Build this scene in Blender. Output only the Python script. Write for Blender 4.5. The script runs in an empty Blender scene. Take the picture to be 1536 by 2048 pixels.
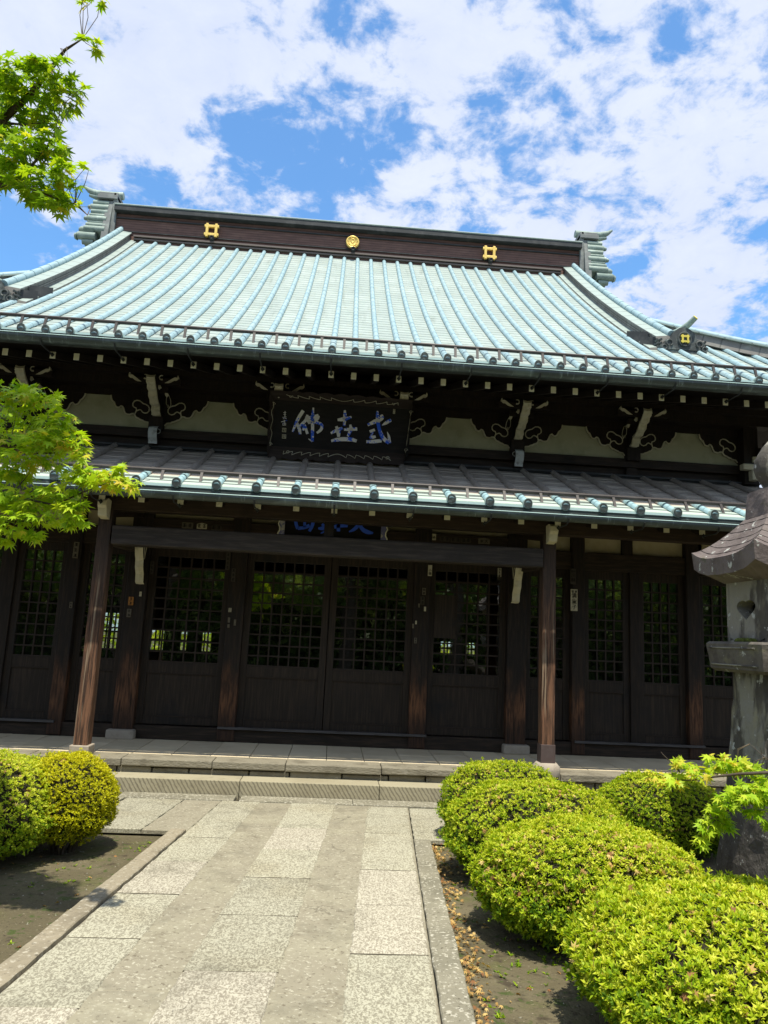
import bpy, bmesh, math, random
import numpy as np
from mathutils import Vector, Matrix
random.seed(7); RNG=np.random.default_rng(11)
R=math.radians
SC=bpy.context.scene; COL=SC.collection
TR={'cusp':[[-0.694,4.16],[-0.668,4.198],[-0.62,4.204],[-0.603,4.217],[-0.567,4.229],[-0.54,4.246],[-0.513,4.254],[-0.499,4.273],[-0.49,4.295],[-0.472,4.302],[-0.448,4.298],[-0.43,4.287],[-0.4,4.287],[-0.37,4.297],[-0.352,4.328],[-0.34,4.366],[-0.326,4.388],[-0.305,4.396],[-0.289,4.378],[-0.268,4.371],[-0.241,4.382],[-0.226,4.41],[-0.214,4.439],[-0.19,4.456],[-0.172,4.488],[-0.162,4.531]],'loop':[[-0.49,4.295],[-0.499,4.325],[-0.506,4.355],[-0.497,4.38],[-0.473,4.388],[-0.455,4.407],[-0.452,4.438],[-0.468,4.471],[-0.498,4.484],[-0.534,4.481],[-0.564,4.461],[-0.582,4.445],[-0.618,4.436],[-0.648,4.419],[-0.668,4.387],[-0.667,4.35],[-0.646,4.324],[-0.616,4.317],[-0.586,4.328],[-0.569,4.351],[-0.551,4.361],[-0.527,4.353],[-0.508,4.339],[-0.493,4.319]],'arm':[[9.058,4.651],[9.119,4.549],[9.228,4.498],[9.339,4.433],[9.432,4.422],[9.499,4.354],[9.593,4.318]],'noseYZ':[[9.465,4.204],[9.449,4.126],[9.468,4.063],[9.524,4.003],[9.568,3.94]],'noseXZ92':[[2.341,9.15,4.117],[2.345,9.15,4.046],[2.34,9.15,3.98],[2.327,9.15,3.909],[2.316,9.15,3.837]],'tipR':[[0.122,4.605],[0.151,4.625],[0.191,4.654],[0.237,4.687],[0.254,4.691],[0.269,4.683],[0.277,4.72],[0.289,4.691],[0.284,4.661],[0.261,4.644],[0.238,4.645],[0.203,4.619],[0.174,4.608]],'tipL':[[-0.115,4.612],[-0.156,4.642],[-0.191,4.663],[-0.214,4.678],[-0.231,4.672],[-0.252,4.703],[-0.278,4.695],[-0.283,4.668],[-0.271,4.64],[-0.248,4.629],[-0.219,4.628],[-0.184,4.61],[-0.132,4.599]],'curlR':[[0.171,4.65],[0.147,4.669],[0.147,4.693],[0.161,4.703],[0.179,4.698]],'spade':[[-0.061,4.66],[-0.054,4.613],[-0.04,4.591],[-0.045,4.569],[-0.059,4.545],[-0.077,4.564],[-0.091,4.569],[-0.071,4.6]],'plq':{'o':[0.0,9.12,3.85],'up':[0.0,-0.3162,0.9487],'n':[0.0,-0.9487,-0.3162]},'strokes':[[[-0.4739,0.5519,0.0431],[-0.5376,0.4359,0.0408],[-0.5941,0.2771,0.0227]],[[-0.5518,0.3976,0.034],[-0.5164,0.3304,0.0431],[-0.4964,0.2513,0.0318]],[[-0.418,0.5024,0.0272],[-0.431,0.4429,0.0408],[-0.4865,0.3751,0.034],[-0.5276,0.3404,0.0204]],[[-0.4425,0.4581,0.0386],[-0.347,0.4751,0.0499],[-0.2791,0.5062,0.0386]],[[-0.2788,0.5009,0.034],[-0.3027,0.446,0.0386],[-0.4075,0.4017,0.034]],[[-0.4193,0.4223,0.0318],[-0.3118,0.4165,0.0386],[-0.2354,0.3915,0.034],[-0.2354,0.3326,0.0386],[-0.2886,0.2808,0.0272]],[[-0.4539,0.3666,0.0318],[-0.4614,0.3018,0.025]],[[-0.4491,0.3776,0.0295],[-0.4058,0.2625,0.034]],[[-0.3481,0.5975,0.0181],[-0.3527,0.48,0.0386],[-0.3455,0.3415,0.0386],[-0.3398,0.1699,0.0363]],[[-0.3919,0.201,0.0068],[-0.3367,0.1723,0.0272]],[[0.0487,0.5918,0.0227],[0.0563,0.5176,0.0431],[0.0528,0.3942,0.0318]],[[-0.0352,0.4635,0.0295],[0.0499,0.4798,0.0499],[0.1395,0.5124,0.0227]],[[-0.1115,0.2901,0.0272],[-0.0175,0.3413,0.0454],[0.035,0.3662,0.0295]],[[-0.0467,0.3824,0.0318],[-0.0156,0.3092,0.0522],[-0.0122,0.2502,0.0318]],[[0.0524,0.3459,0.0272],[0.1434,0.3571,0.0431],[0.2207,0.3654,0.0408]],[[0.1292,0.4153,0.025],[0.1384,0.3514,0.0454],[0.1058,0.2632,0.025]],[[-0.1008,0.1938,0.0295],[0.0004,0.2187,0.0499],[0.1404,0.2276,0.0499],[0.2226,0.2113,0.0363]],[[0.35,0.4243,0.0318],[0.4284,0.467,0.0499],[0.5222,0.5215,0.0544],[0.5086,0.5635,0.0386]],[[0.4624,0.6086,0.025],[0.4755,0.4916,0.0454],[0.5048,0.3752,0.0431],[0.5606,0.2708,0.0499],[0.6405,0.2164,0.0499]],[[0.6474,0.2114,0.0386],[0.6296,0.2969,0.0295],[0.605,0.3547,0.0045]],[[0.5337,0.4309,0.0113],[0.5905,0.4723,0.0431],[0.6445,0.508,0.0386]],[[0.3824,0.3403,0.0386],[0.4454,0.3713,0.034]],[[0.426,0.3378,0.0204],[0.397,0.2819,0.0227]],[[0.3862,0.2812,0.0386],[0.4193,0.2726,0.0408],[0.4619,0.2861,0.0318]],[[0.3473,0.2117,0.034],[0.4444,0.2201,0.0454],[0.5411,0.2371,0.0431]],[[-0.7022,0.5315,0.0079],[-0.7009,0.4571,0.0079]],[[-0.7224,0.5089,0.0057],[-0.6887,0.5165,0.0068]],[[-0.7193,0.4879,0.0057],[-0.6897,0.4919,0.0068]],[[-0.7304,0.4499,0.0068],[-0.6828,0.4583,0.0079]],[[-0.7241,0.429,0.0057],[-0.7065,0.4408,0.0079],[-0.6764,0.4353,0.0057]],[[-0.7438,0.3925,0.0091],[-0.6702,0.4165,0.0079]],[[-0.7055,0.4196,0.0079],[-0.7045,0.3503,0.0091]],[[-0.7249,0.3756,0.0068],[-0.6867,0.3813,0.0068]],[[-0.7237,0.3511,0.0068],[-0.6876,0.3556,0.0079]],[[-0.7229,0.379,0.0057],[-0.7226,0.3491,0.0057]],[[-0.6868,0.3834,0.0057],[-0.6864,0.3514,0.0057]]],'seals':[[-0.702,0.292],[-0.7,0.211],[0.676,0.617]],'plqcorn':{'inner':[[-0.823,0.674],[0.915,0.664],[0.867,0.086],[-0.86,0.079]],'outer':[[-0.922,0.81],[0.905,0.796],[0.839,-0.064],[-0.903,-0.089]]},'lstrokes':[[[-0.489,3.0144,0.0391],[-0.4735,2.9404,0.0414],[-0.4483,2.8778,0.0391]],[[-0.4487,2.8831,0.0414],[-0.3656,2.8986,0.0391],[-0.3044,2.9288,0.046]],[[-0.3757,3.0532,0.0299],[-0.3656,2.8986,0.0322]],[[-0.2639,3.0383,0.0345],[-0.2684,2.9416,0.0414],[-0.3049,2.8541,0.0368]],[[-0.1268,2.9551,0.0345],[-0.1518,2.9323,0.0345]],[[-0.1971,2.8976,0.0207],[-0.1446,2.9006,0.046],[-0.1035,2.919,0.0345]],[[-0.1617,2.8356,0.0115],[-0.1009,2.8764,0.0276],[-0.0837,2.9416,0.0299]],[[0.0018,2.9251,0.046],[0.0747,2.9453,0.046],[0.1701,2.9455,0.0253]],[[0.0496,3.0137,0.0437],[0.0576,2.8748,0.046]],[[0.3031,3.0392,0.0345],[0.2965,2.9635,0.046],[0.2464,2.907,0.0391],[0.1898,2.877,0.0138]],[[0.3171,2.9754,0.0391],[0.3628,2.9136,0.0506],[0.428,2.8852,0.0506],[0.4922,2.8781,0.023]],[[0.1959,3.0545,0.023],[0.3019,3.0607,0.0345],[0.4395,3.0795,0.0276]]],'lplq':[[-0.674,2.961],[-0.575,2.817],[0.552,2.967],[0.633,2.833]],'stick':[[3.136,2.185,0.088,0.277,1.0],[3.121,2.488,0.069,0.202,0.25],[1.255,2.466,0.05,0.139,0.9],[1.188,2.195,0.044,0.088,0.7],[1.173,2.08,0.05,0.101,0.35],[1.209,1.975,0.025,0.057,0.8],[1.131,2.015,0.019,0.05,0.5],[1.101,1.8,0.019,0.044,0.9],[1.104,1.576,0.032,0.069,0.6],[1.065,1.754,0.025,0.057,0.4],[2.156,2.488,0.044,0.113,0.8],[2.151,2.424,0.032,0.05,0.5],[-3.178,2.485,0.063,0.202,0.5],[-3.16,1.807,0.032,0.076,0.7],[-2.339,1.983,0.025,0.057,0.8],[-2.445,1.891,0.057,0.101,1.5],[-2.454,1.744,0.05,0.101,0.4],[-2.232,2.318,0.044,0.151,0.35],[-1.304,2.449,0.05,0.214,0.25],[-1.222,2.278,0.05,0.164,0.2],[-1.229,1.841,0.032,0.05,0.8],[-1.232,1.718,0.025,0.063,0.6],[-1.156,1.691,0.025,0.076,0.6],[-1.232,1.644,0.025,0.044,0.5]],'stick2':[[-1.852,2.876,0.139,0.076,0.45,0.0],[-1.672,2.88,0.126,0.076,0.95,1.0],[-1.489,2.872,0.126,0.076,0.25,1.0],[1.258,2.906,0.126,0.082,1.0,0.0],[1.122,2.904,0.05,0.069,0.5,0.0],[1.435,2.89,0.126,0.069,0.2,1.0],[1.578,2.885,0.126,0.069,0.25,1.0],[1.715,2.886,0.126,0.069,0.25,1.0],[1.951,2.893,0.151,0.082,0.45,1.0]],'holes':[[-0.0725,0.8204,0.5672,0.9973,1.0],[-0.1328,0.8086,0.5732,0.9985,0.9],[-0.0231,0.8249,0.5648,0.9988,1.0],[-0.1733,0.7945,0.5821,0.9996,0.8],[-0.2319,0.8193,0.5243,0.9997,0.6],[-0.3037,0.8129,0.497,0.9987,1.0],[-0.3775,0.8108,0.4473,0.9982,1.0],[-0.4004,0.8283,0.3918,0.9979,1.0],[-0.2381,0.8272,0.509,0.9991,1.0],[0.0215,0.7856,0.6184,0.9991,0.9],[0.059,0.7923,0.6072,0.9995,0.6],[-0.0089,0.7218,0.6921,0.9992,0.8],[0.0132,0.7417,0.6706,0.9997,0.7],[-0.0526,0.7493,0.6602,0.9996,0.3],[0.3518,0.6578,0.666,0.9994,0.7],[0.3006,0.7675,0.5662,0.9992,0.8],[0.2305,0.7866,0.5728,0.9996,0.5],[0.1375,0.7592,0.6361,0.9996,0.5],[0.3351,0.809,0.4829,0.9994,0.9],[0.3327,0.8274,0.4525,0.9996,0.6],[0.4844,0.7825,0.3912,0.9995,0.8],[0.4231,0.685,0.5931,0.9994,0.5],[0.3193,0.7035,0.6349,0.9995,0.4],[0.1939,0.7883,0.5839,0.9994,0.5],[0.1554,0.8342,0.5292,0.9995,0.6],[0.2545,0.8029,0.539,0.9996,0.6],[-0.0743,0.7818,0.619,0.9997,0.5],[-0.1378,0.751,0.6458,0.9996,0.3],[0.1921,0.7394,0.6453,0.9996,0.35],[-0.4951,0.7754,0.392,0.9941,1.0],[0.5654,0.6974,0.4403,0.9962,0.8],[0.5106,0.611,0.605,0.9965,0.5],[-0.2239,0.6172,0.7543,0.9924,0.6],[0.1677,0.5835,0.7946,0.993,0.8],[-0.5318,0.6329,0.5628,0.9966,0.6],[-0.3709,0.7053,0.6042,0.9911,-0.6],[-0.267,0.7378,0.62,0.994,-0.5],[-0.1754,0.7295,0.661,0.9965,-0.4],[0.0499,0.7339,0.6774,0.9976,-0.3],[0.072,0.7614,0.6443,0.9979,-0.3],[0.2689,0.8084,0.5236,0.9986,-0.35],[0.4156,0.7258,0.5481,0.9967,-0.3],[0.418,0.7935,0.4423,0.9988,-0.4],[0.0158,0.8376,0.5461,0.9993,-0.4],[-0.174,0.8146,0.5533,0.9996,-0.5],[-0.0495,0.8013,0.5963,0.9995,-0.5]],'bwin':[[-4.009,1.079,-3.721,1.532],[-3.351,1.094,-2.666,1.519],[-5.094,1.033,-4.741,1.848],[2.576,1.267,3.379,1.56],[4.54,1.348,4.67,2.148],[7.281,0.833,7.478,2.375],[-5.819,0.992,-5.634,1.645]]}
UPP=[([-1.7,3.4,4.314],[0.131,0.144,0.083],50,0),([-1.508,3.35,4.307],[0.105,0.116,0.066],45,0),([-1.672,3.5,4.271],[0.183,0.202,0.086],80,0),([-1.467,3.4,4.225],[0.09,0.099,0.071],40,0.05),([-1.816,3.6,4.173],[0.151,0.166,0.101],60,-0.1),([-1.582,3.5,4.149],[0.073,0.081,0.061],26,0),([-1.635,3.4,3.899],[0.143,0.157,0.083],65,0.05),([-1.494,3.4,3.941],[0.09,0.099,0.059],34,0.05),([-1.373,3.3,3.732],[0.065,0.071,0.051],26,0.12),([-1.691,3.5,3.825],[0.122,0.135,0.061],45,-0.1),([-1.526,3.4,3.705],[0.147,0.162,0.067],70,0),([-1.411,3.35,3.602],[0.075,0.082,0.047],24,0.05),([-1.393,3.4,3.703],[0.033,0.042,0.038],8,0.1),([-1.266,3.3,3.769],[0.028,0.03,0.023],2,0.3),([-1.258,3.3,3.571],[0.023,0.025,0.023],2,0.1),([-1.379,3.3,4.461],[0.018,0.02,0.018],2,0.1),([-1.303,3.3,4.441],[0.032,0.041,0.037],7,0.1),([-1.425,3.3,4.357],[0.014,0.015,0.014],1,0.1),([-1.306,3.3,3.659],[0.023,0.025,0.018],3,0.1),([-1.362,3.3,4.679],[0.032,0.036,0.023],5,0.2),([-1.316,3.3,4.713],[0.046,0.051,0.018],6,0.2),([-2.04,3.7,4.441],[0.181,0.199,0.181],110,-0.1),([-1.924,3.6,3.929],[0.151,0.166,0.151],80,-0.1),([-1.327,3.3,4.177],[0.018,0.036,0.032],3,0.1)]
LOP=[([-1.796,4.0,2.818],[0.14,0.154,0.078],60,0.1),([-1.624,3.95,2.785],[0.132,0.146,0.083],60,0.1),([-1.484,3.9,2.652],[0.098,0.108,0.076],45,0.05),([-1.738,4.1,2.679],[0.172,0.189,0.063],60,0.0),([-1.75,4.0,2.564],[0.14,0.154,0.061],50,0.05),([-1.535,3.9,2.538],[0.164,0.18,0.06],70,0.1),([-1.374,3.85,2.535],[0.081,0.089,0.065],36,0.15),([-1.321,3.8,2.445],[0.053,0.058,0.037],14,0.15),([-1.622,3.95,2.448],[0.166,0.182,0.05],60,0.1),([-1.711,4.0,2.371],[0.112,0.123,0.05],40,0.05),([-1.273,3.8,2.354],[0.106,0.117,0.053],42,0.15),([-1.141,3.75,2.325],[0.11,0.121,0.052],44,0.2),([-1.016,3.7,2.302],[0.072,0.08,0.039],20,0.25),([-1.082,3.7,2.383],[0.036,0.04,0.023],7,0.35),([-1.394,3.85,2.264],[0.121,0.133,0.054],46,0.05),([-1.595,3.95,2.231],[0.166,0.182,0.061],60,0.0),([-1.733,4.0,2.232],[0.112,0.123,0.056],36,0.0),([-1.304,3.8,2.181],[0.08,0.088,0.042],28,0.1),([-1.512,3.9,2.133],[0.164,0.18,0.044],46,-0.05),([-1.296,3.8,2.116],[0.069,0.076,0.037],20,0),([-1.68,3.95,2.091],[0.124,0.137,0.055],36,-0.05),([-1.538,3.9,2.039],[0.06,0.066,0.033],14,0),([-1.705,4.0,2.016],[0.045,0.049,0.028],8,0),([-2.058,4.2,2.687],[0.205,0.258,0.235],120,0),([-1.924,4.1,2.239],[0.172,0.189,0.172],90,0),([-1.295,3.8,2.326],[0.027,0.029,0.021],3,0.3)]
RIP=[([1.629,3.55,1.007],[0.04,0.044,0.035],10,0.3),([1.692,3.5,1.0],[0.064,0.07,0.029],20,0.25),([1.742,3.5,1.07],[0.054,0.059,0.029],16,0.2),([1.801,3.45,1.047],[0.072,0.08,0.034],26,0.2),([1.899,3.45,1.095],[0.072,0.08,0.039],32,0.15),([1.996,3.45,1.087],[0.072,0.08,0.034],28,0.15),([2.026,3.4,1.063],[0.043,0.047,0.024],10,0.1),([1.93,3.3,0.992],[0.069,0.076,0.042],34,0.05),([2.011,3.3,0.984],[0.055,0.066,0.06],36,0.05),([1.887,3.35,0.948],[0.056,0.062,0.042],26,0.05),([1.842,3.4,0.882],[0.052,0.057,0.038],20,0.0),([1.797,3.4,0.816],[0.043,0.047,0.043],16,0),([1.875,3.4,0.829],[0.048,0.052,0.038],16,0),([1.768,3.4,0.761],[0.029,0.031,0.024],6,0.05),([1.961,3.3,0.908],[0.037,0.041,0.028],8,0),([2.093,3.3,1.008],[0.092,0.101,0.092],60,0),([2.118,3.35,0.87],[0.07,0.077,0.07],30,0)]
UPL=[([[-2.428,3.6,3.626],[-2.036,3.6,4.005],[-1.829,3.55,4.148],[-1.674,3.5,4.285],[-1.545,3.4,4.36],[-1.462,3.35,4.44],[-1.363,3.3,4.469]],0.03,0.003),([[-1.996,3.6,3.722],[-1.71,3.5,3.781],[-1.599,3.45,3.841],[-1.515,3.4,3.911],[-1.485,3.4,3.97]],0.012,0.003),([[-1.996,3.6,3.722],[-1.758,3.5,3.768],[-1.609,3.45,3.73],[-1.436,3.4,3.659],[-1.316,3.35,3.603],[-1.231,3.3,3.521]],0.01,0.002),([[-1.829,3.55,4.148],[-1.677,3.5,4.111],[-1.58,3.5,4.135]],0.008,0.003)]
LOL=[([[-2.506,4.3,2.536],[-2.023,4.1,2.573],[-1.758,4.0,2.527],[-1.653,3.95,2.482],[-1.477,3.9,2.484]],0.018,0.003),([[-1.758,4.0,2.527],[-1.647,3.95,2.544],[-1.568,3.9,2.591]],0.006,0.002),([[-2.188,4.2,2.241],[-1.779,4.0,2.284],[-1.574,3.9,2.223],[-1.424,3.85,2.196],[-1.275,3.8,2.262],[-1.103,3.75,2.328]],0.01,0.002),([[-1.657,3.95,2.309],[-1.592,3.9,2.37]],0.003,0.001),([[-1.579,3.9,2.263],[-1.524,3.85,2.283],[-1.461,3.85,2.295]],0.004,0.0015),([[-0.999,3.7,2.303],[-0.902,3.65,2.319]],0.002,0.001)]
RIL=[([[2.355,3.2,1.121],[2.04,3.3,1.081],[1.938,3.35,1.063],[1.846,3.4,1.039],[1.776,3.45,1.012],[1.704,3.5,1.0]],0.01,0.002),([[1.729,3.5,1.035],[1.693,3.5,1.072],[1.645,3.5,1.116],[1.638,3.5,1.125]],0.0035,0.0015),([[2.345,3.2,0.953],[2.091,3.3,0.965],[1.934,3.35,0.95],[1.841,3.4,0.849]],0.007,0.002),([[2.098,3.3,1.105],[2.059,3.35,1.139],[2.019,3.4,1.19]],0.003,0.001),([[2.048,3.35,1.154],[2.037,3.35,1.182]],0.002,0.001)]

# ------------------------------------------------------------------ camera
def cam_axes(p,y,r):
    f=Vector((math.sin(y)*math.cos(p),math.cos(y)*math.cos(p),math.sin(p)))
    rt=Vector((math.cos(y),-math.sin(y),0)); up=rt.cross(f)
    c,s=math.cos(r),math.sin(r)
    return c*rt+s*up, -s*rt+c*up, f
cd=bpy.data.cameras.new('camera'); cam=bpy.data.objects.new('camera',cd); COL.objects.link(cam)
_r,_u,_f=cam_axes(.1695,.0625,.0477)
cam.matrix_world=Matrix(((_r.x,_u.x,-_f.x,.05),(_r.y,_u.y,-_f.y,0),(_r.z,_u.z,-_f.z,1.6),(0,0,0,1)))
cd.sensor_fit='VERTICAL'; cd.sensor_height=36; cd.lens=36*1459.6/2048; cd.clip_end=2000; cd.clip_start=.05
SC.camera=cam
# ------------------------------------------------------------------ light
SUN=Vector((.03,-.33,.94)).normalized()
sd=bpy.data.lights.new('sun','SUN'); sd.energy=4.9; sd.angle=R(.55); sd.color=(1,.93,.80)
so=bpy.data.objects.new('sun',sd); COL.objects.link(so); so.rotation_euler=SUN.to_track_quat('Z','Y').to_euler(); so.location=(0,-5,20)
SC.view_settings.view_transform='Standard'; SC.view_settings.look='None'; SC.view_settings.exposure=.45; SC.view_settings.gamma=1
# world: nishita sky with a broken cloud layer
W=bpy.data.worlds.new('World'); SC.world=W; W.use_nodes=True
N=W.node_tree.nodes; L=W.node_tree.links; N.clear()
def nd(T,typ,**kw):
    n=T.new(typ)
    for k,v in kw.items(): setattr(n,k,v)
    return n
def mth(T,LK,op,a,b=None,c=None,clamp=False):
    n=T.new('ShaderNodeMath'); n.operation=op; n.use_clamp=clamp
    for i,x in enumerate((a,b,c)):
        if x is None: continue
        if isinstance(x,(int,float)): n.inputs[i].default_value=x
        else: LK.new(x,n.inputs[i])
    return n.outputs[0]
tc=nd(N,'ShaderNodeTexCoord'); sky=nd(N,'ShaderNodeTexSky'); sky.sky_type='NISHITA'; sky.sun_disc=False
sky.sun_elevation=math.asin(SUN.z); sky.sun_rotation=math.atan2(SUN.x,SUN.y); sky.air_density=1.0; sky.dust_density=.6; sky.ozone_density=2.2
dirv=tc.outputs['Generated']
sp=nd(N,'ShaderNodeSeparateXYZ'); L.new(dirv,sp.inputs[0])
zz=mth(N,L,'ADD',mth(N,L,'MAXIMUM',sp.outputs[2],0.0),.22)
cx=mth(N,L,'DIVIDE',sp.outputs[0],zz); cy=mth(N,L,'DIVIDE',sp.outputs[1],zz)
cb=nd(N,'ShaderNodeCombineXYZ'); L.new(cx,cb.inputs[0]); L.new(cy,cb.inputs[1])
def noise(scale,detail,rough,vec,dist=0):
    n=nd(N,'ShaderNodeTexNoise'); n.inputs['Scale'].default_value=scale; n.inputs['Detail'].default_value=detail; n.inputs['Roughness'].default_value=rough; n.inputs['Distortion'].default_value=dist; L.new(vec,n.inputs['Vector']); return n.outputs['Fac']
n1=noise(3.4,10,.62,cb.outputs[0],.35); n2=noise(11,9,.62,cb.outputs[0],.35); n3=noise(1.3,4,.5,cb.outputs[0]); n4=noise(34,6,.62,cb.outputs[0],.2)
acc=mth(N,L,'ADD',mth(N,L,'MULTIPLY',mth(N,L,'SUBTRACT',n1,.5),1.7),mth(N,L,'ADD',mth(N,L,'MULTIPLY',mth(N,L,'SUBTRACT',n2,.5),4.2),mth(N,L,'MULTIPLY',mth(N,L,'SUBTRACT',n4,.5),1.8)))
acc=mth(N,L,'ADD',acc,.56)
for hx,hy,hz,cr,am in TR['holes']:
    vm=nd(N,'ShaderNodeVectorMath'); vm.operation='DOT_PRODUCT'; L.new(dirv,vm.inputs[0]); vm.inputs[1].default_value=(hx,hy,hz)
    mr=nd(N,'ShaderNodeMapRange'); mr.interpolation_type='SMOOTHSTEP'; L.new(vm.outputs['Value'],mr.inputs['Value'])
    lo=1-(1-cr)*2.6
    mr.inputs['From Min'].default_value=lo; mr.inputs['From Max'].default_value=1-(1-cr)*.0
    mr.inputs['To Min'].default_value=0; mr.inputs['To Max'].default_value=am*.60
    acc=mth(N,L,'SUBTRACT',acc,mr.outputs['Result'])
cov=nd(N,'ShaderNodeMapRange'); cov.interpolation_type='SMOOTHSTEP'; L.new(acc,cov.inputs['Value']); cov.inputs['From Min'].default_value=-.35; cov.inputs['From Max'].default_value=.72
covf=mth(N,L,'ADD',mth(N,L,'MULTIPLY',cov.outputs[0],.90),.06)
shade=nd(N,'ShaderNodeMapRange'); L.new(mth(N,L,'ADD',mth(N,L,'MULTIPLY',n2,.5),mth(N,L,'MULTIPLY',n3,.5)),shade.inputs['Value']); shade.inputs['From Min'].default_value=.35; shade.inputs['From Max'].default_value=.68
cr_=nd(N,'ShaderNodeMix'); cr_.data_type='RGBA'; L.new(shade.outputs[0],cr_.inputs['Factor'])
cr_.inputs[6].default_value=(6.1,6.8,8.5,1); cr_.inputs[7].default_value=(7.7,8.2,9.5,1)
tint=nd(N,'ShaderNodeMix'); tint.data_type='RGBA'; tint.blend_type='MULTIPLY'; tint.inputs['Factor'].default_value=1; L.new(sky.outputs[0],tint.inputs[6]); tint.inputs[7].default_value=(1.12,1.92,2.35,1)
mx=nd(N,'ShaderNodeMix'); mx.data_type='RGBA'; L.new(covf,mx.inputs['Factor']); L.new(tint.outputs[2],mx.inputs[6]); L.new(cr_.outputs[2],mx.inputs[7])
bg=nd(N,'ShaderNodeBackground'); bg.inputs['Strength'].default_value=.085; L.new(mx.outputs[2],bg.inputs['Color'])
wo=nd(N,'ShaderNodeOutputWorld'); L.new(bg.outputs[0],wo.inputs['Surface'])
# ------------------------------------------------------------------ materials
def _mix(nt,fac,a,b,blend='MIX'):
    m=nt.nodes.new('ShaderNodeMix'); m.data_type='RGBA'; m.blend_type=blend
    for s,x in ((m.inputs['Factor'],fac),(m.inputs[6],a),(m.inputs[7],b)):
        if isinstance(x,(int,float)): s.default_value=x
        elif isinstance(x,tuple): s.default_value=(*x,1) if len(x)==3 else x
        else: nt.links.new(x,s)
    return m.outputs[2]
def _pos(nt,st=(1,1,1),rot=None):
    g=nt.nodes.new('ShaderNodeNewGeometry'); m=nt.nodes.new('ShaderNodeMapping'); m.inputs['Scale'].default_value=st
    if rot: m.inputs['Rotation'].default_value=rot
    nt.links.new(g.outputs['Position'],m.inputs['Vector']); return m.outputs[0]
def _noise(nt,scale,st=(1,1,1),detail=5,rough=.6,dist=0,rot=None):
    n=nt.nodes.new('ShaderNodeTexNoise'); n.inputs['Scale'].default_value=scale; n.inputs['Detail'].default_value=detail
    n.inputs['Roughness'].default_value=rough; n.inputs['Distortion'].default_value=dist
    nt.links.new(_pos(nt,st,rot),n.inputs['Vector']); return n.outputs['Fac']
def _ramp(nt,x,lo,hi):
    m=nt.nodes.new('ShaderNodeMapRange'); m.interpolation_type='SMOOTHSTEP'; nt.links.new(x,m.inputs['Value'])
    m.inputs['From Min'].default_value=lo; m.inputs['From Max'].default_value=hi; return m.outputs[0]
def M(name,col,rough=.75,layers=(),bump=None,metal=0.,spec=.22,extra=None,island=0.):
    m=bpy.data.materials.new(name); m.use_nodes=True; nt=m.node_tree; b=nt.nodes['Principled BSDF']
    c=col
    for ly in layers:      # (colour, scale, lo, hi, stretch, [detail])
        fac=_ramp(nt,_noise(nt,ly[1],ly[4] if len(ly)>4 else (1,1,1),ly[5] if len(ly)>5 else 5),ly[2],ly[3])
        c=_mix(nt,fac,c,ly[0])
    if extra: c=extra(nt,c)
    if island:
        g=nt.nodes.new('ShaderNodeNewGeometry'); mr=nt.nodes.new('ShaderNodeMapRange'); nt.links.new(g.outputs['Random Per Island'],mr.inputs['Value'])
        mr.inputs['To Min'].default_value=1-island; mr.inputs['To Max'].default_value=1+island*.6
        cc=nt.nodes.new('ShaderNodeCombineColor'); [nt.links.new(mr.outputs[0],cc.inputs[i]) for i in range(3)]
        c=_mix(nt,1.,c,cc.outputs[0],'MULTIPLY')
    if isinstance(c,tuple): b.inputs['Base Color'].default_value=(*c,1)
    else: nt.links.new(c,b.inputs['Base Color'])
    b.inputs['Roughness'].default_value=rough; b.inputs['Metallic'].default_value=metal; b.inputs['Specular IOR Level'].default_value=spec
    if bump:
        for_s,sc=bump[0],bump[1]; st=bump[2] if len(bump)>2 else (1,1,1)
        bn=nt.nodes.new('ShaderNodeBump'); bn.inputs['Strength'].default_value=for_s; bn.inputs['Distance'].default_value=bump[3] if len(bump)>3 else .01
        nt.links.new(_noise(nt,sc,st,6),bn.inputs['Height']); nt.links.new(bn.outputs[0],b.inputs['Normal'])
    return m
def posc(nt,i):
    g=nt.nodes.new('ShaderNodeNewGeometry'); s=nt.nodes.new('ShaderNodeSeparateXYZ'); nt.links.new(g.outputs['Position'],s.inputs[0]); return s.outputs[i]
def nm(nt,op,a,b=None,c=None,clamp=False): return mth(nt.nodes,nt.links,op,a,b,c,clamp)
GR=(8,8,.7)   # vertical wood grain
GX=(.7,8,8)   # horizontal wood grain
m_wood=M('dark_wood',(.016,.012,.009),.62,[((.028,.019,.013),6,.42,.68,GR),((.006,.005,.005),3,.55,.8)],(.35,9,GR,.006))
m_woodh=M('dark_wood_beam',(.021,.0155,.011),.6,[((.045,.030,.020),5,.42,.68,GX),((.008,.007,.006),2.5,.55,.8)],(.35,8,GX,.006))
def worn(nt,c):
    z=posc(nt,2)
    f=_ramp(nt,nm(nt,'ADD',z,nm(nt,'MULTIPLY',_noise(nt,2.2,(3,3,1)),1.3)),1.95,1.25)
    g=_noise(nt,7,GR,6)
    w=_mix(nt,_ramp(nt,g,.36,.64),(.045,.022,.012),(.16,.072,.034))
    # darker towards the foot
    c2=_mix(nt,f,c,w)
    f3=_ramp(nt,nm(nt,'ADD',z,nm(nt,'MULTIPLY',_noise(nt,4,(3,3,1)),.3)),.95,.6)
    return _mix(nt,_ramp(nt,_noise(nt,8,(7,7,.12),4),.64,.68),_mix(nt,nm(nt,'MULTIPLY',f3,.75),c2,(.022,.014,.010)),(.006,.005,.004))
m_col=M('worn_column_wood',(.014,.011,.009),.62,[((.03,.02,.013),6,.42,.68,GR)],(.5,9,GR,.006),extra=worn)
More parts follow.
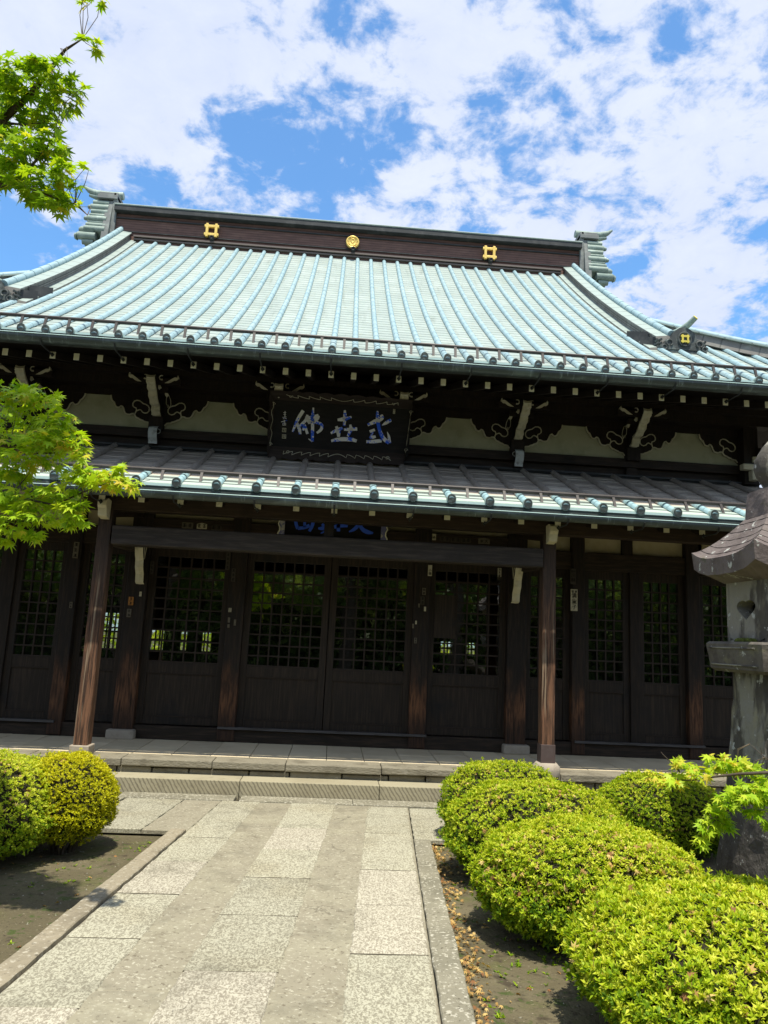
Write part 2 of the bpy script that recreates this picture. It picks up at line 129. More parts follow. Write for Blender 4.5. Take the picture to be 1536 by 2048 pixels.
def wornpost(nt,c):
    z=posc(nt,2)
    f=_ramp(nt,nm(nt,'ADD',z,nm(nt,'MULTIPLY',_noise(nt,2.4,(4,4,1)),1.6)),3.3,2.2)
    g=_noise(nt,6,(9,9,.45),7,.65)
    w=_mix(nt,_ramp(nt,g,.38,.62),(.042,.025,.017),(.18,.092,.052))
    w=_mix(nt,_ramp(nt,_noise(nt,3,(10,10,.3)),.56,.66),w,(.24,.18,.12))
    return _mix(nt,_ramp(nt,_noise(nt,8,(7,7,.12),4),.64,.68),_mix(nt,f,c,w),(.008,.006,.005))
m_post=M('weathered_post_wood',(.035,.024,.018),.66,[((.055,.035,.024),6,.42,.68,GR)],(.6,9,GR,.008),extra=wornpost)
m_board=M('door_panel_wood',(.021,.016,.012),.6,[((.042,.029,.020),5,.4,.7,(10,10,.5)),((.012,.012,.013),2,.5,.8)],(.3,8,GR,.005))
m_latt=M('lattice_wood',(.024,.017,.013),.6,[((.032,.022,.016),8,.4,.7)])
m_plaster=M('plaster',(.40,.40,.27),.9,[((.31,.32,.21),3,.45,.75),((.46,.45,.32),9,.5,.8)],(.1,40))
m_plaster2=M('aged_plaster',(.43,.385,.26),.9,[((.33,.28,.17),2.5,.42,.75),((.50,.46,.34),6,.5,.8)],(.1,40))
m_cream=M('cream_paint',(.53,.50,.36),.8,[((.38,.35,.23),14,.5,.75),((.60,.58,.46),5,.5,.8)],(.2,30))
m_white=M('white_paint',(.72,.71,.55),.8,[((.55,.53,.38),30,.55,.75)],(.1,30))
m_grey=M('bleached_paint',(.45,.48,.46),.8,[((.25,.26,.25),18,.5,.7)],(.3,30))
def tilelines(dy,wd,dark,off=0.,k=.8):
    def f(nt,c):
        y=posc(nt,1)
        fr=nm(nt,'FRACT',nm(nt,'DIVIDE',nm(nt,'ADD',y,off),dy))
        ln=_ramp(nt,fr,wd,0.0)
        return _mix(nt,nm(nt,'MULTIPLY',ln,k),c,dark)
    return f
def pantone(nt,c):
    c=tilelines(.13,.12,(.17,.21,.20),0.,.45)(nt,c)
    return _mix(nt,nm(nt,'MULTIPLY',_ramp(nt,_noise(nt,3.2,(3.5,.28,.28),6,.65),.54,.74),.65),c,(.20,.245,.215))
m_pan=M('patina_sheet',(.29,.35,.328),.6,[((.35,.41,.385),2.2,.42,.7,(1,.5,1)),((.30,.38,.335),7,.5,.75,(1,2.5,1)),((.33,.36,.28),14,.56,.75)],(.15,20,(1,1,1),.004),spec=.3,extra=pantone,island=.05)
m_rib=M('patina_rib',(.265,.395,.435),.55,[((.32,.44,.465),3,.4,.7),((.19,.30,.325),9,.5,.8)],(.12,20,(1,1,1),.004),spec=.35,extra=tilelines(.215,.08,(.14,.20,.21),0.,.6))
m_rcap=M('rib_end_dark',(.032,.040,.038),.55,[((.09,.12,.11),14,.5,.7)],(.5,25,(1,1,1),.006))
m_rrim=M('patina_rim',(.30,.40,.38),.5,[((.15,.2,.19),10,.5,.7)])
def streak(nt,c):
    g=_noise(nt,9,(3.2,1,.35),6,.7)
    z=_mix(nt,_ramp(nt,g,.55,.72),c,(.16,.21,.20))
    return z
m_gut=M('aged_copper_gutter',(.038,.052,.048),.42,[((.085,.115,.105),3,.5,.72,(1,1,3))],(.5,16,(2,1,.4),.006),spec=.5,extra=streak)
m_line=M('patina_highlight_edge',(.42,.58,.56),.5)
m_fasc=M('dark_copper_fascia',(.028,.033,.030),.5,[((.07,.085,.078),5,.5,.72,(1,1,2.5))],(.3,14),spec=.4)
m_rail=M('brown_copper_rail',(.032,.026,.024),.5,[((.05,.043,.038),8,.45,.7)],spec=.4)
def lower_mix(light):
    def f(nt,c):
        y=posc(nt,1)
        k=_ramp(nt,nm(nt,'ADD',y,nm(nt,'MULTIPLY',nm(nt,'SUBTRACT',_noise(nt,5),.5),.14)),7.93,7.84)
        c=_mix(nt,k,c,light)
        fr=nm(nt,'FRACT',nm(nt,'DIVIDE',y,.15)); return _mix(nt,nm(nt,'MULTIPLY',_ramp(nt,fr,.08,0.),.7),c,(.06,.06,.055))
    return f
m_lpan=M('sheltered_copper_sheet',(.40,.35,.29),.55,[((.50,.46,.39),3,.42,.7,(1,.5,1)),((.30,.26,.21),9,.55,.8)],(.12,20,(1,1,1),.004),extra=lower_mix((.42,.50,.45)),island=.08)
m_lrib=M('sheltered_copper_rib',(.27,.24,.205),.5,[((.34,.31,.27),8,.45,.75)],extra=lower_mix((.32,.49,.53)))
def planks(nt,c):
    z=posc(nt,2); fr=nm(nt,'FRACT',nm(nt,'DIVIDE',z,.048))
    c=_mix(nt,nm(nt,'MULTIPLY',_ramp(nt,fr,.30,.0),.85),c,(.012,.008,.007))
    return _mix(nt,_ramp(nt,_noise(nt,4.3,(1.2,1,1),8,.8),.70,.74),c,(.22,.19,.17))
m_ridge=M('brown_ridge_copper',(.14,.078,.062),.55,[((.19,.11,.085),3,.4,.7,(1,1,6)),((.10,.062,.052),7,.5,.8)],(.2,20),extra=planks)
m_rdk=M('dark_ridge_copper',(.040,.044,.045),.5,[((.08,.082,.08),5,.45,.75)],(.2,20))
def bricks(dark,bw=.22,bh=.05):
    def f(nt,c):
        y=posc(nt,1); z=posc(nt,2)
        return _mix(nt,nm(nt,'MULTIPLY',_ramp(nt,nm(nt,'FRACT',nm(nt,'DIVIDE',y,bw)),.12,0.),.75),c,dark)
    return f
m_vtop=M('patina_verge_plate',(.30,.37,.345),.55,[((.31,.37,.34),6,.45,.75)],extra=bricks((.08,.10,.10),.24))
m_vface=M('grey_verge_course',(.20,.19,.175),.55,[((.28,.28,.25),5,.42,.7),((.13,.12,.11),9,.55,.8)],(.3,15),extra=bricks((.05,.05,.05),.17))
m_verd=M('verdigris_ornament',(.27,.34,.30),.55,[((.20,.27,.24),6,.45,.65,(1,1,2)),((.45,.54,.48),4,.5,.75)],(.4,12),extra=streak)
m_orn=M('dark_bronze_ornament',(.055,.062,.060),.5,[((.14,.165,.155),7,.48,.7)],(.4,14))
m_gold=M('gold_leaf',(.83,.60,.16),.33,[((.70,.45,.08),12,.5,.8)],(.15,20),metal=.3,spec=.5)
m_goldold=M('dull_gold_paint',(.62,.52,.09),.5,[((.40,.32,.06),18,.5,.75)])
def bluepatch(nt,c):
    return _mix(nt,_ramp(nt,nm(nt,'ADD',_noise(nt,9,(1,1,1),3),nm(nt,'MULTIPLY',nm(nt,'SUBTRACT',_noise(nt,45,(1,1,1),3),.5),.5)),.50,.56),(.72,.72,.68),(.03,.13,.78))
m_callig=M('flaking_blue_paint',(.5,.5,.5),.7,extra=bluepatch)
m_blue=M('blue_paint',(.05,.14,.80),.6,[((.5,.5,.55),16,.70,.74)])
m_paper=M('sticker_paper',(.46,.43,.31),.85,[((.30,.27,.19),30,.5,.75)])
m_paper2=M('faded_sticker_paper',(.13,.115,.085),.85,[((.07,.06,.045),30,.5,.75)])
m_paper3=M('dim_sticker_paper',(.055,.048,.037),.85)
m_paperor=M('orange_sticker_paper',(.42,.19,.045),.85,[((.2,.1,.04),60,.5,.6)])
m_ink=M('ink',(.012,.011,.010),.8)
m_iron=M('dark_iron',(.03,.033,.033),.5)
m_int=M('interior_wood',(.02,.017,.014),.7)
def glassmat():
    m=bpy.data.materials.new('window_glass'); m.use_nodes=True; nt=m.node_tree; nt.nodes.clear()
    o=nt.nodes.new('ShaderNodeOutputMaterial'); t=nt.nodes.new('ShaderNodeBsdfTransparent'); g=nt.nodes.new('ShaderNodeBsdfGlossy'); mi=nt.nodes.new('ShaderNodeMixShader')
    t.inputs[0].default_value=(.8,.86,.8,1); g.inputs['Roughness'].default_value=.015; g.inputs[0].default_value=(1,1,1,1)
    fr=nt.nodes.new('ShaderNodeFresnel'); fr.inputs[0].default_value=1.52
    bn=nt.nodes.new('ShaderNodeBump'); bn.inputs['Strength'].default_value=.05; bn.inputs['Distance'].default_value=.02
    nt.links.new(_noise(nt,5,(1,1,1),2),bn.inputs['Height']); nt.links.new(bn.outputs[0],g.inputs['Normal'])
    k=nm(nt,'MULTIPLY',fr.outputs[0],2.8,clamp=True)
    nt.links.new(k,mi.inputs[0]); nt.links.new(t.outputs[0],mi.inputs[1]); nt.links.new(g.outputs[0],mi.inputs[2]); nt.links.new(mi.outputs[0],o.inputs[0]); return m
m_glass=glassmat()
def cracks(nt,c,dark,sc=1.5,w=.010):
    v=nt.nodes.new('ShaderNodeTexVoronoi'); v.feature='DISTANCE_TO_EDGE'; v.inputs['Scale'].default_value=sc
    g=nt.nodes.new('ShaderNodeNewGeometry'); a=nt.nodes.new('ShaderNodeVectorMath'); a.operation='MULTIPLY_ADD'
    n=nt.nodes.new('ShaderNodeTexNoise'); n.inputs['Scale'].default_value=5; n.inputs['Detail'].default_value=6; nt.links.new(g.outputs['Position'],n.inputs['Vector'])
    nt.links.new(n.outputs['Color'],a.inputs[0]); a.inputs[1].default_value=(.35,.35,.35); nt.links.new(g.outputs['Position'],a.inputs[2]); nt.links.new(a.outputs[0],v.inputs['Vector'])
    k=nm(nt,'MULTIPLY',_ramp(nt,v.outputs['Distance'],w,0.),_ramp(nt,_noise(nt,1.1),.50,.60))
    return _mix(nt,nm(nt,'MULTIPLY',k,.75),c,dark)
def dirt(nt,c,k=.5):
    f=_ramp(nt,nm(nt,'ADD',_noise(nt,1.9,(1,1,1),8,.7),nm(nt,'MULTIPLY',nm(nt,'SUBTRACT',_noise(nt,12),.5),.3)),.50,.70)
    return _mix(nt,nm(nt,'MULTIPLY',f,k),c,(.13,.12,.085))
# stone / ground
def slabmot(nt,c):
    a=_noise(nt,55,(1.5,.8,1),4,.65,.8); b=_noise(nt,110,(1,1,1),3,.6)
    k=_ramp(nt,nm(nt,'ADD',a,nm(nt,'MULTIPLY',nm(nt,'SUBTRACT',b,.5),.6)),.40,.60)
    return _mix(nt,k,_mix(nt,1.,c,(.62,.60,.56),'MULTIPLY'),_mix(nt,1.,c,(1.20,1.21,1.18),'MULTIPLY'))
def slabtint(nt,c):
    g=nt.nodes.new('ShaderNodeNewGeometry')
    c=_mix(nt,_ramp(nt,g.outputs['Random Per Island'],.60,.66),c,(.355,.33,.265))
    return cracks(nt,dirt(nt,slabmot(nt,c),.45),(.09,.08,.06),1.1,.006)
m_slab=M('chiselled_slab_stone',(.37,.355,.275),.85,[((.31,.285,.205),1.3,.45,.75)],(.6,34,(1.5,.8,1),.006),extra=slabtint,island=.16)
m_conc=M('old_concrete',(.25,.228,.165),.9,[((.28,.26,.185),2,.42,.7),((.165,.145,.10),5,.5,.8),((.40,.38,.29),48,.56,.66),((.15,.13,.09),40,.57,.68),((.33,.31,.23),16,.58,.7)],(.9,45,(1,1,1),.005),extra=lambda nt,c:cracks(nt,dirt(nt,c,.5),(.08,.07,.05),.9,.008))
m_kerb=M('granite_kerb',(.22,.205,.15),.88,[((.15,.14,.10),3,.45,.7),((.42,.40,.32),45,.54,.64),((.11,.10,.07),55,.57,.68)],(.5,50,(1,1,1),.006),island=.1)
m_kerbp=M('pale_kerb',(.27,.235,.165),.88,[((.19,.165,.115),3,.45,.7),((.38,.35,.27),40,.54,.66),((.12,.105,.075),45,.58,.70)],(.4,40,(1,1,1),.005),island=.1)
m_joint=M('joint_dirt',(.10,.092,.06),.95,[((.04,.035,.025),20,.45,.7)])
def chisel(nt,c):
    w=nt.nodes.new('ShaderNodeTexWave'); w.wave_type='BANDS'; w.bands_direction='X'; w.inputs['Scale'].default_value=9; w.inputs['Distortion'].default_value=2.2; w.inputs['Detail'].default_value=3; w.inputs['Detail Scale'].default_value=2
    nt.links.new(_pos(nt,(1,1,1),(0,R(33),0)),w.inputs['Vector'])
    g=nt.nodes.new('ShaderNodeNewGeometry'); s=nt.nodes.new('ShaderNodeSeparateXYZ'); nt.links.new(g.outputs['Normal'],s.inputs[0])
    side=_ramp(nt,s.outputs[2],.6,.3)
    return _mix(nt,nm(nt,'MULTIPLY',nm(nt,'MULTIPLY',_ramp(nt,nm(nt,'ADD',w.outputs['Fac'],nm(nt,'SUBTRACT',_noise(nt,14),.5)),.5,.1),side),.6),c,(.10,.088,.06))
m_step=M('step_stone',(.33,.30,.205),.88,[((.27,.24,.16),2,.45,.75),((.22,.2,.14),10,.55,.8)],(.5,30,(1,1,1),.006),extra=chisel,island=.08)
m_cope=M('coping_stone',(.23,.21,.155),.88,[((.14,.125,.09),5,.45,.7),((.30,.28,.22),20,.55,.75)],(1.,26,(1,1,3),.012),island=.1)
m_floor=M('platform_floor_stone',(.62,.53,.36),.8,[((.50,.42,.28),1.6,.42,.72),((.68,.60,.44),4,.5,.8)],(.3,20,(1,1,1),.004),island=.14)
m_base=M('base_stone',(.33,.29,.23),.85,[((.26,.22,.17),8,.45,.7)],(.3,30))
m_metal=M('copper_sheath',(.10,.075,.070),.45,[((.15,.125,.12),5,.45,.75)],metal=.2)
m_soil=M('damp_soil',(.10,.085,.048),.9,[((.145,.125,.075),1.2,.42,.7),((.10,.105,.035),2.3,.52,.72),((.06,.048,.03),9,.55,.7),((.055,.075,.02),14,.56,.66),((.30,.26,.19),60,.64,.70),((.04,.03,.02),50,.60,.70)],(1.,26,(1,1,1),.02))
m_gravel=M('far_ground',(.17,.15,.11),.95,[((.1,.12,.05),.6,.45,.7)])
def lichen(nt,c):
    z=_mix(nt,_ramp(nt,_noise(nt,11,(1,1,1),5,.65),.61,.66),c,(.42,.43,.39))
    g=nt.nodes.new('ShaderNodeNewGeometry'); s=nt.nodes.new('ShaderNodeSeparateXYZ'); nt.links.new(g.outputs['Normal'],s.inputs[0])
    return z
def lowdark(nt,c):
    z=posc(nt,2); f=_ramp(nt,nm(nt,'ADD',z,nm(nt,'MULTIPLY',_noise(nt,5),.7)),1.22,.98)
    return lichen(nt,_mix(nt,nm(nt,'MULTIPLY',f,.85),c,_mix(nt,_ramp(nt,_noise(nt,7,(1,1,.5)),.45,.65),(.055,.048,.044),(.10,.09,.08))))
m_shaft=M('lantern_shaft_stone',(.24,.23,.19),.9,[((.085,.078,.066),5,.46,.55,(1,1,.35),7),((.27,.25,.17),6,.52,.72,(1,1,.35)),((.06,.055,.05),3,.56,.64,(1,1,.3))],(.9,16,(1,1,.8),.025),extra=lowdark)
m_lant=M('lantern_stone',(.24,.23,.19),.9,[((.085,.078,.066),5,.46,.55,(1,1,.35),7),((.27,.25,.17),6,.52,.72,(1,1,.35)),((.075,.068,.062),3,.55,.75)],(.8,16,(1,1,.8),.02),extra=lichen)
m_lanr=M('lantern_roof_stone',(.16,.135,.125),.9,[((.11,.09,.083),5,.42,.7),((.10,.10,.06),8,.58,.75)],(.7,22,(1,1,1),.015),extra=lichen)
m_moss=M('moss',(.09,.11,.02),.95,[((.04,.05,.012),20,.45,.7)],(.8,40,(1,1,1),.01))
def leafmat(name,stops,trans=.35,rough=.5,gl=.16):
    m=bpy.data.materials.new(name); m.use_nodes=True; nt=m.node_tree; b=nt.nodes['Principled BSDF']
    a=nt.nodes.new('ShaderNodeAttribute'); a.attribute_name='rnd'
    r=nt.nodes.new('ShaderNodeValToRGB'); nt.links.new(a.outputs['Fac'],r.inputs[0])
    e=r.color_ramp.elements
    while len(e)<len(stops): e.new(.5)
    for k,(p,c) in enumerate(stops): e[k].position=p; e[k].color=(*c,1)
    b.inputs['Roughness'].default_value=rough; b.inputs['Specular IOR Level'].default_value=gl
    nt.links.new(r.outputs[0],b.inputs['Base Color'])
    t=nt.nodes.new('ShaderNodeBsdfTranslucent'); br=_mix(nt,1.,r.outputs[0],(1.35,1.3,.35),'MULTIPLY'); nt.links.new(br,t.inputs[0])
    mi=nt.nodes.new('ShaderNodeMixShader'); mi.inputs[0].default_value=trans
    nt.links.new(b.outputs[0],mi.inputs[1]); nt.links.new(t.outputs[0],mi.inputs[2]); nt.links.new(mi.outputs[0],nt.nodes['Material Output'].inputs[0]); return m
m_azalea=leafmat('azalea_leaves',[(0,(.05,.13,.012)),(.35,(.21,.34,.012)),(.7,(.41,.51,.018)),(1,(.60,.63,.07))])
m_azyel=leafmat('yellow_azalea_leaves',[(0,(.10,.15,.005)),(.35,(.36,.37,.005)),(.75,(.52,.52,.010)),(1,(.64,.60,.03))])
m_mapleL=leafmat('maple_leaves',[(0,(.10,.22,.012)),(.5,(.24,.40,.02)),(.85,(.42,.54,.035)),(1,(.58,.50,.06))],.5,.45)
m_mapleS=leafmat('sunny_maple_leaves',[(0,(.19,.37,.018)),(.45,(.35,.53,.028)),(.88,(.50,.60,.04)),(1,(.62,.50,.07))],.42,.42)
m_ever=leafmat('evergreen_leaves',[(0,(.018,.05,.012)),(.5,(.05,.11,.02)),(1,(.14,.22,.035))],.25,.5)
m_garden=leafmat('garden_leaves',[(0,(.04,.085,.025)),(.5,(.13,.21,.06)),(1,(.34,.42,.15))],.35,.5)
m_dead=leafmat('dry_leaves',[(0,(.20,.09,.04)),(.4,(.42,.26,.08)),(1,(.66,.50,.20))],.2,.7,.2)
m_bark=M('bark',(.07,.055,.04),.85,[((.12,.10,.08),12,.45,.7,(1,1,.4))],(.6,20))
m_twig=M('twig',(.16,.125,.085),.8)
m_core=M('dark_core',(.030,.027,.014),.9,[((.014,.012,.007),12,.45,.65),((.05,.065,.015),9,.55,.7)],(1,30,(1,1,1),.03))
# ------------------------------------------------------------------ mesh tools
class MB:
    def __init__(s): s.v=[]; s.f=[]; s.m=[]; s.s=[]
    def add(s,vs,fs,mi=0,sm=False):
        o=len(s.v); s.v+= [tuple(p) for p in vs]; s.f+=[tuple(i+o for i in f) for f in fs]; s.m+=[mi]*len(fs); s.s+=[sm]*len(fs); return s
    def box(s,x0,x1,y0,y1,z0,z1,mi=0):
        return s.add([(x0,y0,z0),(x1,y0,z0),(x1,y1,z0),(x0,y1,z0),(x0,y0,z1),(x1,y0,z1),(x1,y1,z1),(x0,y1,z1)],[(0,3,2,1),(4,5,6,7),(0,1,5,4),(1,2,6,5),(2,3,7,6),(3,0,4,7)],mi)
    def hexa(s,b,t,mi=0): # 4 bottom pts ccw, 4 top pts
        return s.add(list(b)+list(t),[(0,3,2,1),(4,5,6,7),(0,1,5,4),(1,2,6,5),(2,3,7,6),(3,0,4,7)],mi)
    def prism(s,poly,ax,a0,a1,mi=0,sm=False): # poly in the other two axes (order x,y,z)
        def P(p,a):
            return {0:(a,p[0],p[1]),1:(p[0],a,p[1]),2:(p[0],p[1],a)}[ax]
        n=len(poly); vs=[P(p,a0) for p in poly]+[P(p,a1) for p in poly]
        s.add(vs,[tuple(range(n)),tuple(range(2*n-1,n-1,-1))],mi)
        return s.add(vs,[(i,i+n,(i+1)%n+n,(i+1)%n) for i in range(n)],mi,sm)
    def tube(s,path,rad,n=8,mi=0,cap=True,sm=True,flat=None):
        path=[Vector(p) for p in path]; k=len(path); rr=rad if isinstance(rad,(list,tuple)) else [rad]*k
        vs=[]; t0=(path[1]-path[0]).normalized(); ref=Vector((0,0,1)) if abs(t0.z)<.9 else Vector((1,0,0)); u=t0.cross(ref).normalized()
        for i,p in enumerate(path):
            t=(path[min(i+1,k-1)]-path[max(i-1,0)]).normalized(); u=(u-t*u.dot(t)).normalized(); w=t.cross(u)
            for j in range(n):
                a=2*math.pi*j/n; vs.append(p+(u*math.cos(a)+w*math.sin(a))*rr[i])
        fs=[(i*n+j,i*n+(j+1)%n,(i+1)*n+(j+1)%n,(i+1)*n+j) for i in range(k-1) for j in range(n)]
        s.add(vs,fs,mi,sm)
        if cap: s.add([vs[j] for j in range(n)],[tuple(range(n-1,-1,-1))],mi); s.add(vs[-n:],[tuple(range(n))],mi)
        return s
    def lathe(s,prof,c,n=24,mi=0,sm=True,axis=2,squash=1.):
        vs=[]
        for r,h in prof:
            for j in range(n):
                a=2*math.pi*j/n; x,y=r*math.cos(a),r*math.sin(a)*squash
                vs.append((c[0]+x,c[1]+y,c[2]+h) if axis==2 else ((c[0]+h,c[1]+x,c[2]+y) if axis==0 else (c[0]+x,c[1]+h,c[2]+y)))
        k=len(prof); s.add(vs,[(i*n+j,i*n+(j+1)%n,(i+1)*n+(j+1)%n,(i+1)*n+j) for i in range(k-1) for j in range(n)],mi,sm)
        s.add(vs[:n],[tuple(range(n-1,-1,-1))],mi); s.add(vs[-n:],[tuple(range(n))],mi); return s
    def build(s,name,mats,parent=None,loc=None,bevel=0,kind=None):
        me=bpy.data.meshes.new(name); o=bpy.data.objects.new(name,me); COL.objects.link(o)
        org=Vector(loc) if loc else (WL.get(parent,Vector((0,0,0))) if parent else Vector((0,0,0)))
        me.from_pydata([(p[0]-org.x,p[1]-org.y,p[2]-org.z) for p in s.v],[],s.f)
        mats=mats if isinstance(mats,(list,tuple)) else [mats]
        for m in mats: me.materials.append(m)
        me.polygons.foreach_set('material_index',s.m); me.polygons.foreach_set('use_smooth',s.s)
        me.update()
        bm=bmesh.new(); bm.from_mesh(me); bmesh.ops.recalc_face_normals(bm,faces=bm.faces); bm.to_mesh(me); bm.free()
        if parent:
            o.parent=parent; WL[o]=org
            pl=WL.get(parent,Vector((0,0,0))); o.location=org-pl
        else: o.location=org; WL[o]=org
        if bevel:
            b=o.modifiers.new('bevel','BEVEL'); b.width=bevel; b.segments=2; b.limit_method='ANGLE'; b.angle_limit=R(40)
        if kind: o['kind']=kind
        return o
WL={}
def thing(name,label,cat,loc,group=None):
    o=bpy.data.objects.new(name,None); COL.objects.link(o); o.location=loc; WL[o]=Vector(loc); o['label']=label; o['category']=cat; o.empty_display_size=.2
    if group: o['group']=group
    return o
def tag(o,label,cat,group=None):
    o['label']=label; o['category']=cat
    if group: o['group']=group
    return o
def copy_part(o,dx,parent=None,label=None):
    c=o.copy(); COL.objects.link(c); c.parent=parent or o.parent; c.location=Vector(o.location)+Vector(dx); WL[c]=WL[o]+Vector(dx)
    for ch in [x for x in o.children]:
        d=ch.copy(); COL.objects.link(d); d.parent=c; WL[d]=WL[ch]+Vector(dx)
    return c
def stroke(mb,pts,mp,thick,mi=0,rnd=.0):
    """brush stroke: pts (u,v,w) smoothed; mp maps (u,v,depth) to world"""
    P=[]
    for i in range(len(pts)-1):
        p0=pts[max(i-1,0)];p1=pts[i];p2=pts[i+1];p3=pts[min(i+2,len(pts)-1)]
        for k in range(6):
            t=k/6; P.append(tuple(.5*((2*p1[j])+(-p0[j]+p2[j])*t+(2*p0[j]-5*p1[j]+4*p2[j]-p3[j])*t*t+(-p0[j]+3*p1[j]-3*p2[j]+p3[j])*t**3) for j in range(3)))
    P.append(tuple(pts[-1]))
    n=len(P); Lf=[];Rt=[]
    for i,(u,v,w) in enumerate(P):
        a=P[max(i-1,0)];b=P[min(i+1,n-1)]; dx,dy=b[0]-a[0],b[1]-a[1]; l=math.hypot(dx,dy) or 1; nx,ny=-dy/l,dx/l
        w=max(w,.001); j1=1+random.uniform(-rnd,rnd); j2=1+random.uniform(-rnd,rnd)
        Lf.append((u+nx*w*.5*j1,v+ny*w*.5*j1)); Rt.append((u-nx*w*.5*j2,v-ny*w*.5*j2))
    vs=[mp(*p,thick) for p in Lf]+[mp(*p,thick) for p in Rt]+[mp(*p,0) for p in Lf]+[mp(*p,0) for p in Rt]
    fs=[(i,i+1,n+i+1,n+i) for i in range(n-1)]+[(i,2*n+i,2*n+i+1,i+1) for i in range(n-1)]+[(n+i,n+i+1,3*n+i+1,3*n+i) for i in range(n-1)]+[(0,n,3*n,2*n),(n-1,3*n-1,4*n-1,2*n-1)]
    mb.add(vs,fs,mi)
def G(y): return -.03+.03*(7.7-max(0.,min(y,7.7)))
# ------------------------------------------------------------------ ground and paving
g=MB()
ys=[-60,-20,-5,0,1,2,3,4,5,6,7,7.7,9,20,60,200]; xs=[-200,-40,-10,-4,-2,0,2,4,10,40,200]
vs=[(x,y,G(y)-.045) for y in ys for x in xs]; nx=len(xs)
g.add(vs,[(j*nx+i,j*nx+i+1,(j+1)*nx+i+1,(j+1)*nx+i) for j in range(len(ys)-1) for i in range(nx-1)])
g.build('ground',m_soil,kind='structure')
SH=.074 # path runs slightly askew to the hall
def px(u,y): return u+SH*(y-6.2)
def jit(a): return a+random.uniform(-.006,.006)
def pave(mb,u0,u1,y0,y1,top=.004,gap=.0045,ny=5,rough=.006,th=.03,gx=None):
    # slab with a slightly wavering outline and a worn edge
    def pt(u,y,dz,ins):
        return (px(u,y),y,G(y)+dz)
    loop=[]
    n=max(2,int((y1-y0)/.06)); m=max(2,int((u1-u0)/.10))
    gx=gap if gx is None else gx; a0,a1,b0,b1=u0+gx,u1-gx,y0+gap,y1-gap
    rj=lambda: random.uniform(-rough,rough)
    for i in range(m): loop.append((a0+(a1-a0)*i/m,b0+rj()))
    for i in range(n): loop.append((a1+rj(),b0+(b1-b0)*i/n))
    for i in range(m): loop.append((a1-(a1-a0)*i/m,b1+rj()))
    for i in range(n): loop.append((a0+rj(),b1-(b1-b0)*i/n))
    cu,cy=(a0+a1)/2,(b0+b1)/2; N_=len(loop)
    ins=[(u+(.006 if u<cu else -.006),y+(.006 if y<cy else -.006)) for u,y in loop]
    tilt=random.uniform(-.002,.002)
    v=[pt(u,y,-th,0) for u,y in loop]+[pt(u,y,top-.005,0) for u,y in loop]+[pt(u,y,top+tilt,0) for u,y in ins]
    mb.add(v,[(i,(i+1)%N_,(i+1)%N_+N_,i+N_) for i in range(N_)]+[(i+N_,(i+1)%N_+N_,(i+1)%N_+2*N_,i+2*N_) for i in range(N_)]+[tuple(range(2*N_,3*N_))])
m_joint2=M('dark_joint',(.07,.062,.042),.95)
pb=MB(); 
for y0,y1 in ((-3,0),(0,3),(3,6.2),(6.2,7.7)):
    xa,xb=(-1.09,.90) if y1<7 else (-3.2,1.35)
    pb.add([(px(xa,y0),y0,G(y0)-.028),(px(xb,y0),y0,G(y0)-.028),(px(xb,y1),y1,G(y1)-.028),(px(xa,y1),y1,G(y1)-.028)],[(0,1,2,3)])
pb.build('path_bed',m_joint,kind='structure')
US=(-1.0,-.635,-.332,.092,.402,.785,.798,.935)
def shU(u): return u
sl=MB()
A=[7.46,6.40,6.02,5.34,4.65,3.96,3.23,2.4,1.6,.8,-.2,-1.2,-2.5]
Cc=[7.46,6.42,5.73,5.03,4.33,3.60,2.8,2.0,1.1,.2,-.9,-2.5]
Ee=[7.40,6.33,5.27,4.55,3.83,3.05,2.1,1.3,.4,-.7,-2.5]
for ser,(a,b) in ((A,(US[0],US[1])),(Cc,(US[2],US[3])),(Ee,(US[4],US[5]))):
    for i in range(len(ser)-1): pave(sl,a,b,ser[i+1],ser[i],gx=.001)
for a,b,y0,y1 in ((-1.9,-1.36,6.22,7.46),(-2.6,-1.92,6.22,7.46),(.80,1.22,6.15,7.40)): pave(sl,a,b,y0,y1)
sl.build('paving_slabs',m_slab,kind='structure')
co=MB()
for y1,y0 in ((7.46,6.35),(6.35,3.4),(3.4,.5),(.5,-2.5)): pave(co,US[0]-.004,US[6]-.001,y0,y1,top=-.001,gap=.0005,rough=.0)
jo=MB()
for ser,(a,b) in ((A,(US[0],US[1])),(Cc,(US[2],US[3])),(Ee,(US[4],US[5]))):
    for y in ser[1:-1]: jo.hexa([(px(a,y-.006),y-.006,G(y)-.01),(px(b,y-.006),y-.006,G(y)-.01),(px(b,y+.006),y+.006,G(y)-.01),(px(a,y+.006),y+.006,G(y)-.01)],[(px(a,y-.006),y-.006,G(y)+.001),(px(b,y-.006),y-.006,G(y)+.001),(px(b,y+.006),y+.006,G(y)+.001),(px(a,y+.006),y+.006,G(y)+.001)])
jo.build('slab_joints',m_joint2,kind='structure')
pave(co,-1.36,-1.004,6.22,7.46,top=0.,gap=.002)
co.build('concrete_strips',m_conc,kind='structure')
kr=MB(); ky=[6.13,5.2,4.3,3.45,2.5,1.6,.6,-.5,-2]
for i in range(len(ky)-1): pave(kr,US[6],US[7],ky[i+1],ky[i],top=.014,gap=.002,rough=.004,th=.12)
kr.build('kerb',m_kerb,kind='structure')
kl=MB()
ky=[6.20,5.5,4.75,4.0,3.2,2.3,1.4,.4,-2]
for i in range(len(ky)-1): pave(kl,-1.125,-1.006,ky[i+1],ky[i],top=.018,gap=.002,rough=.004,th=.12)
kl.build('kerb',m_kerbp,kind='structure')
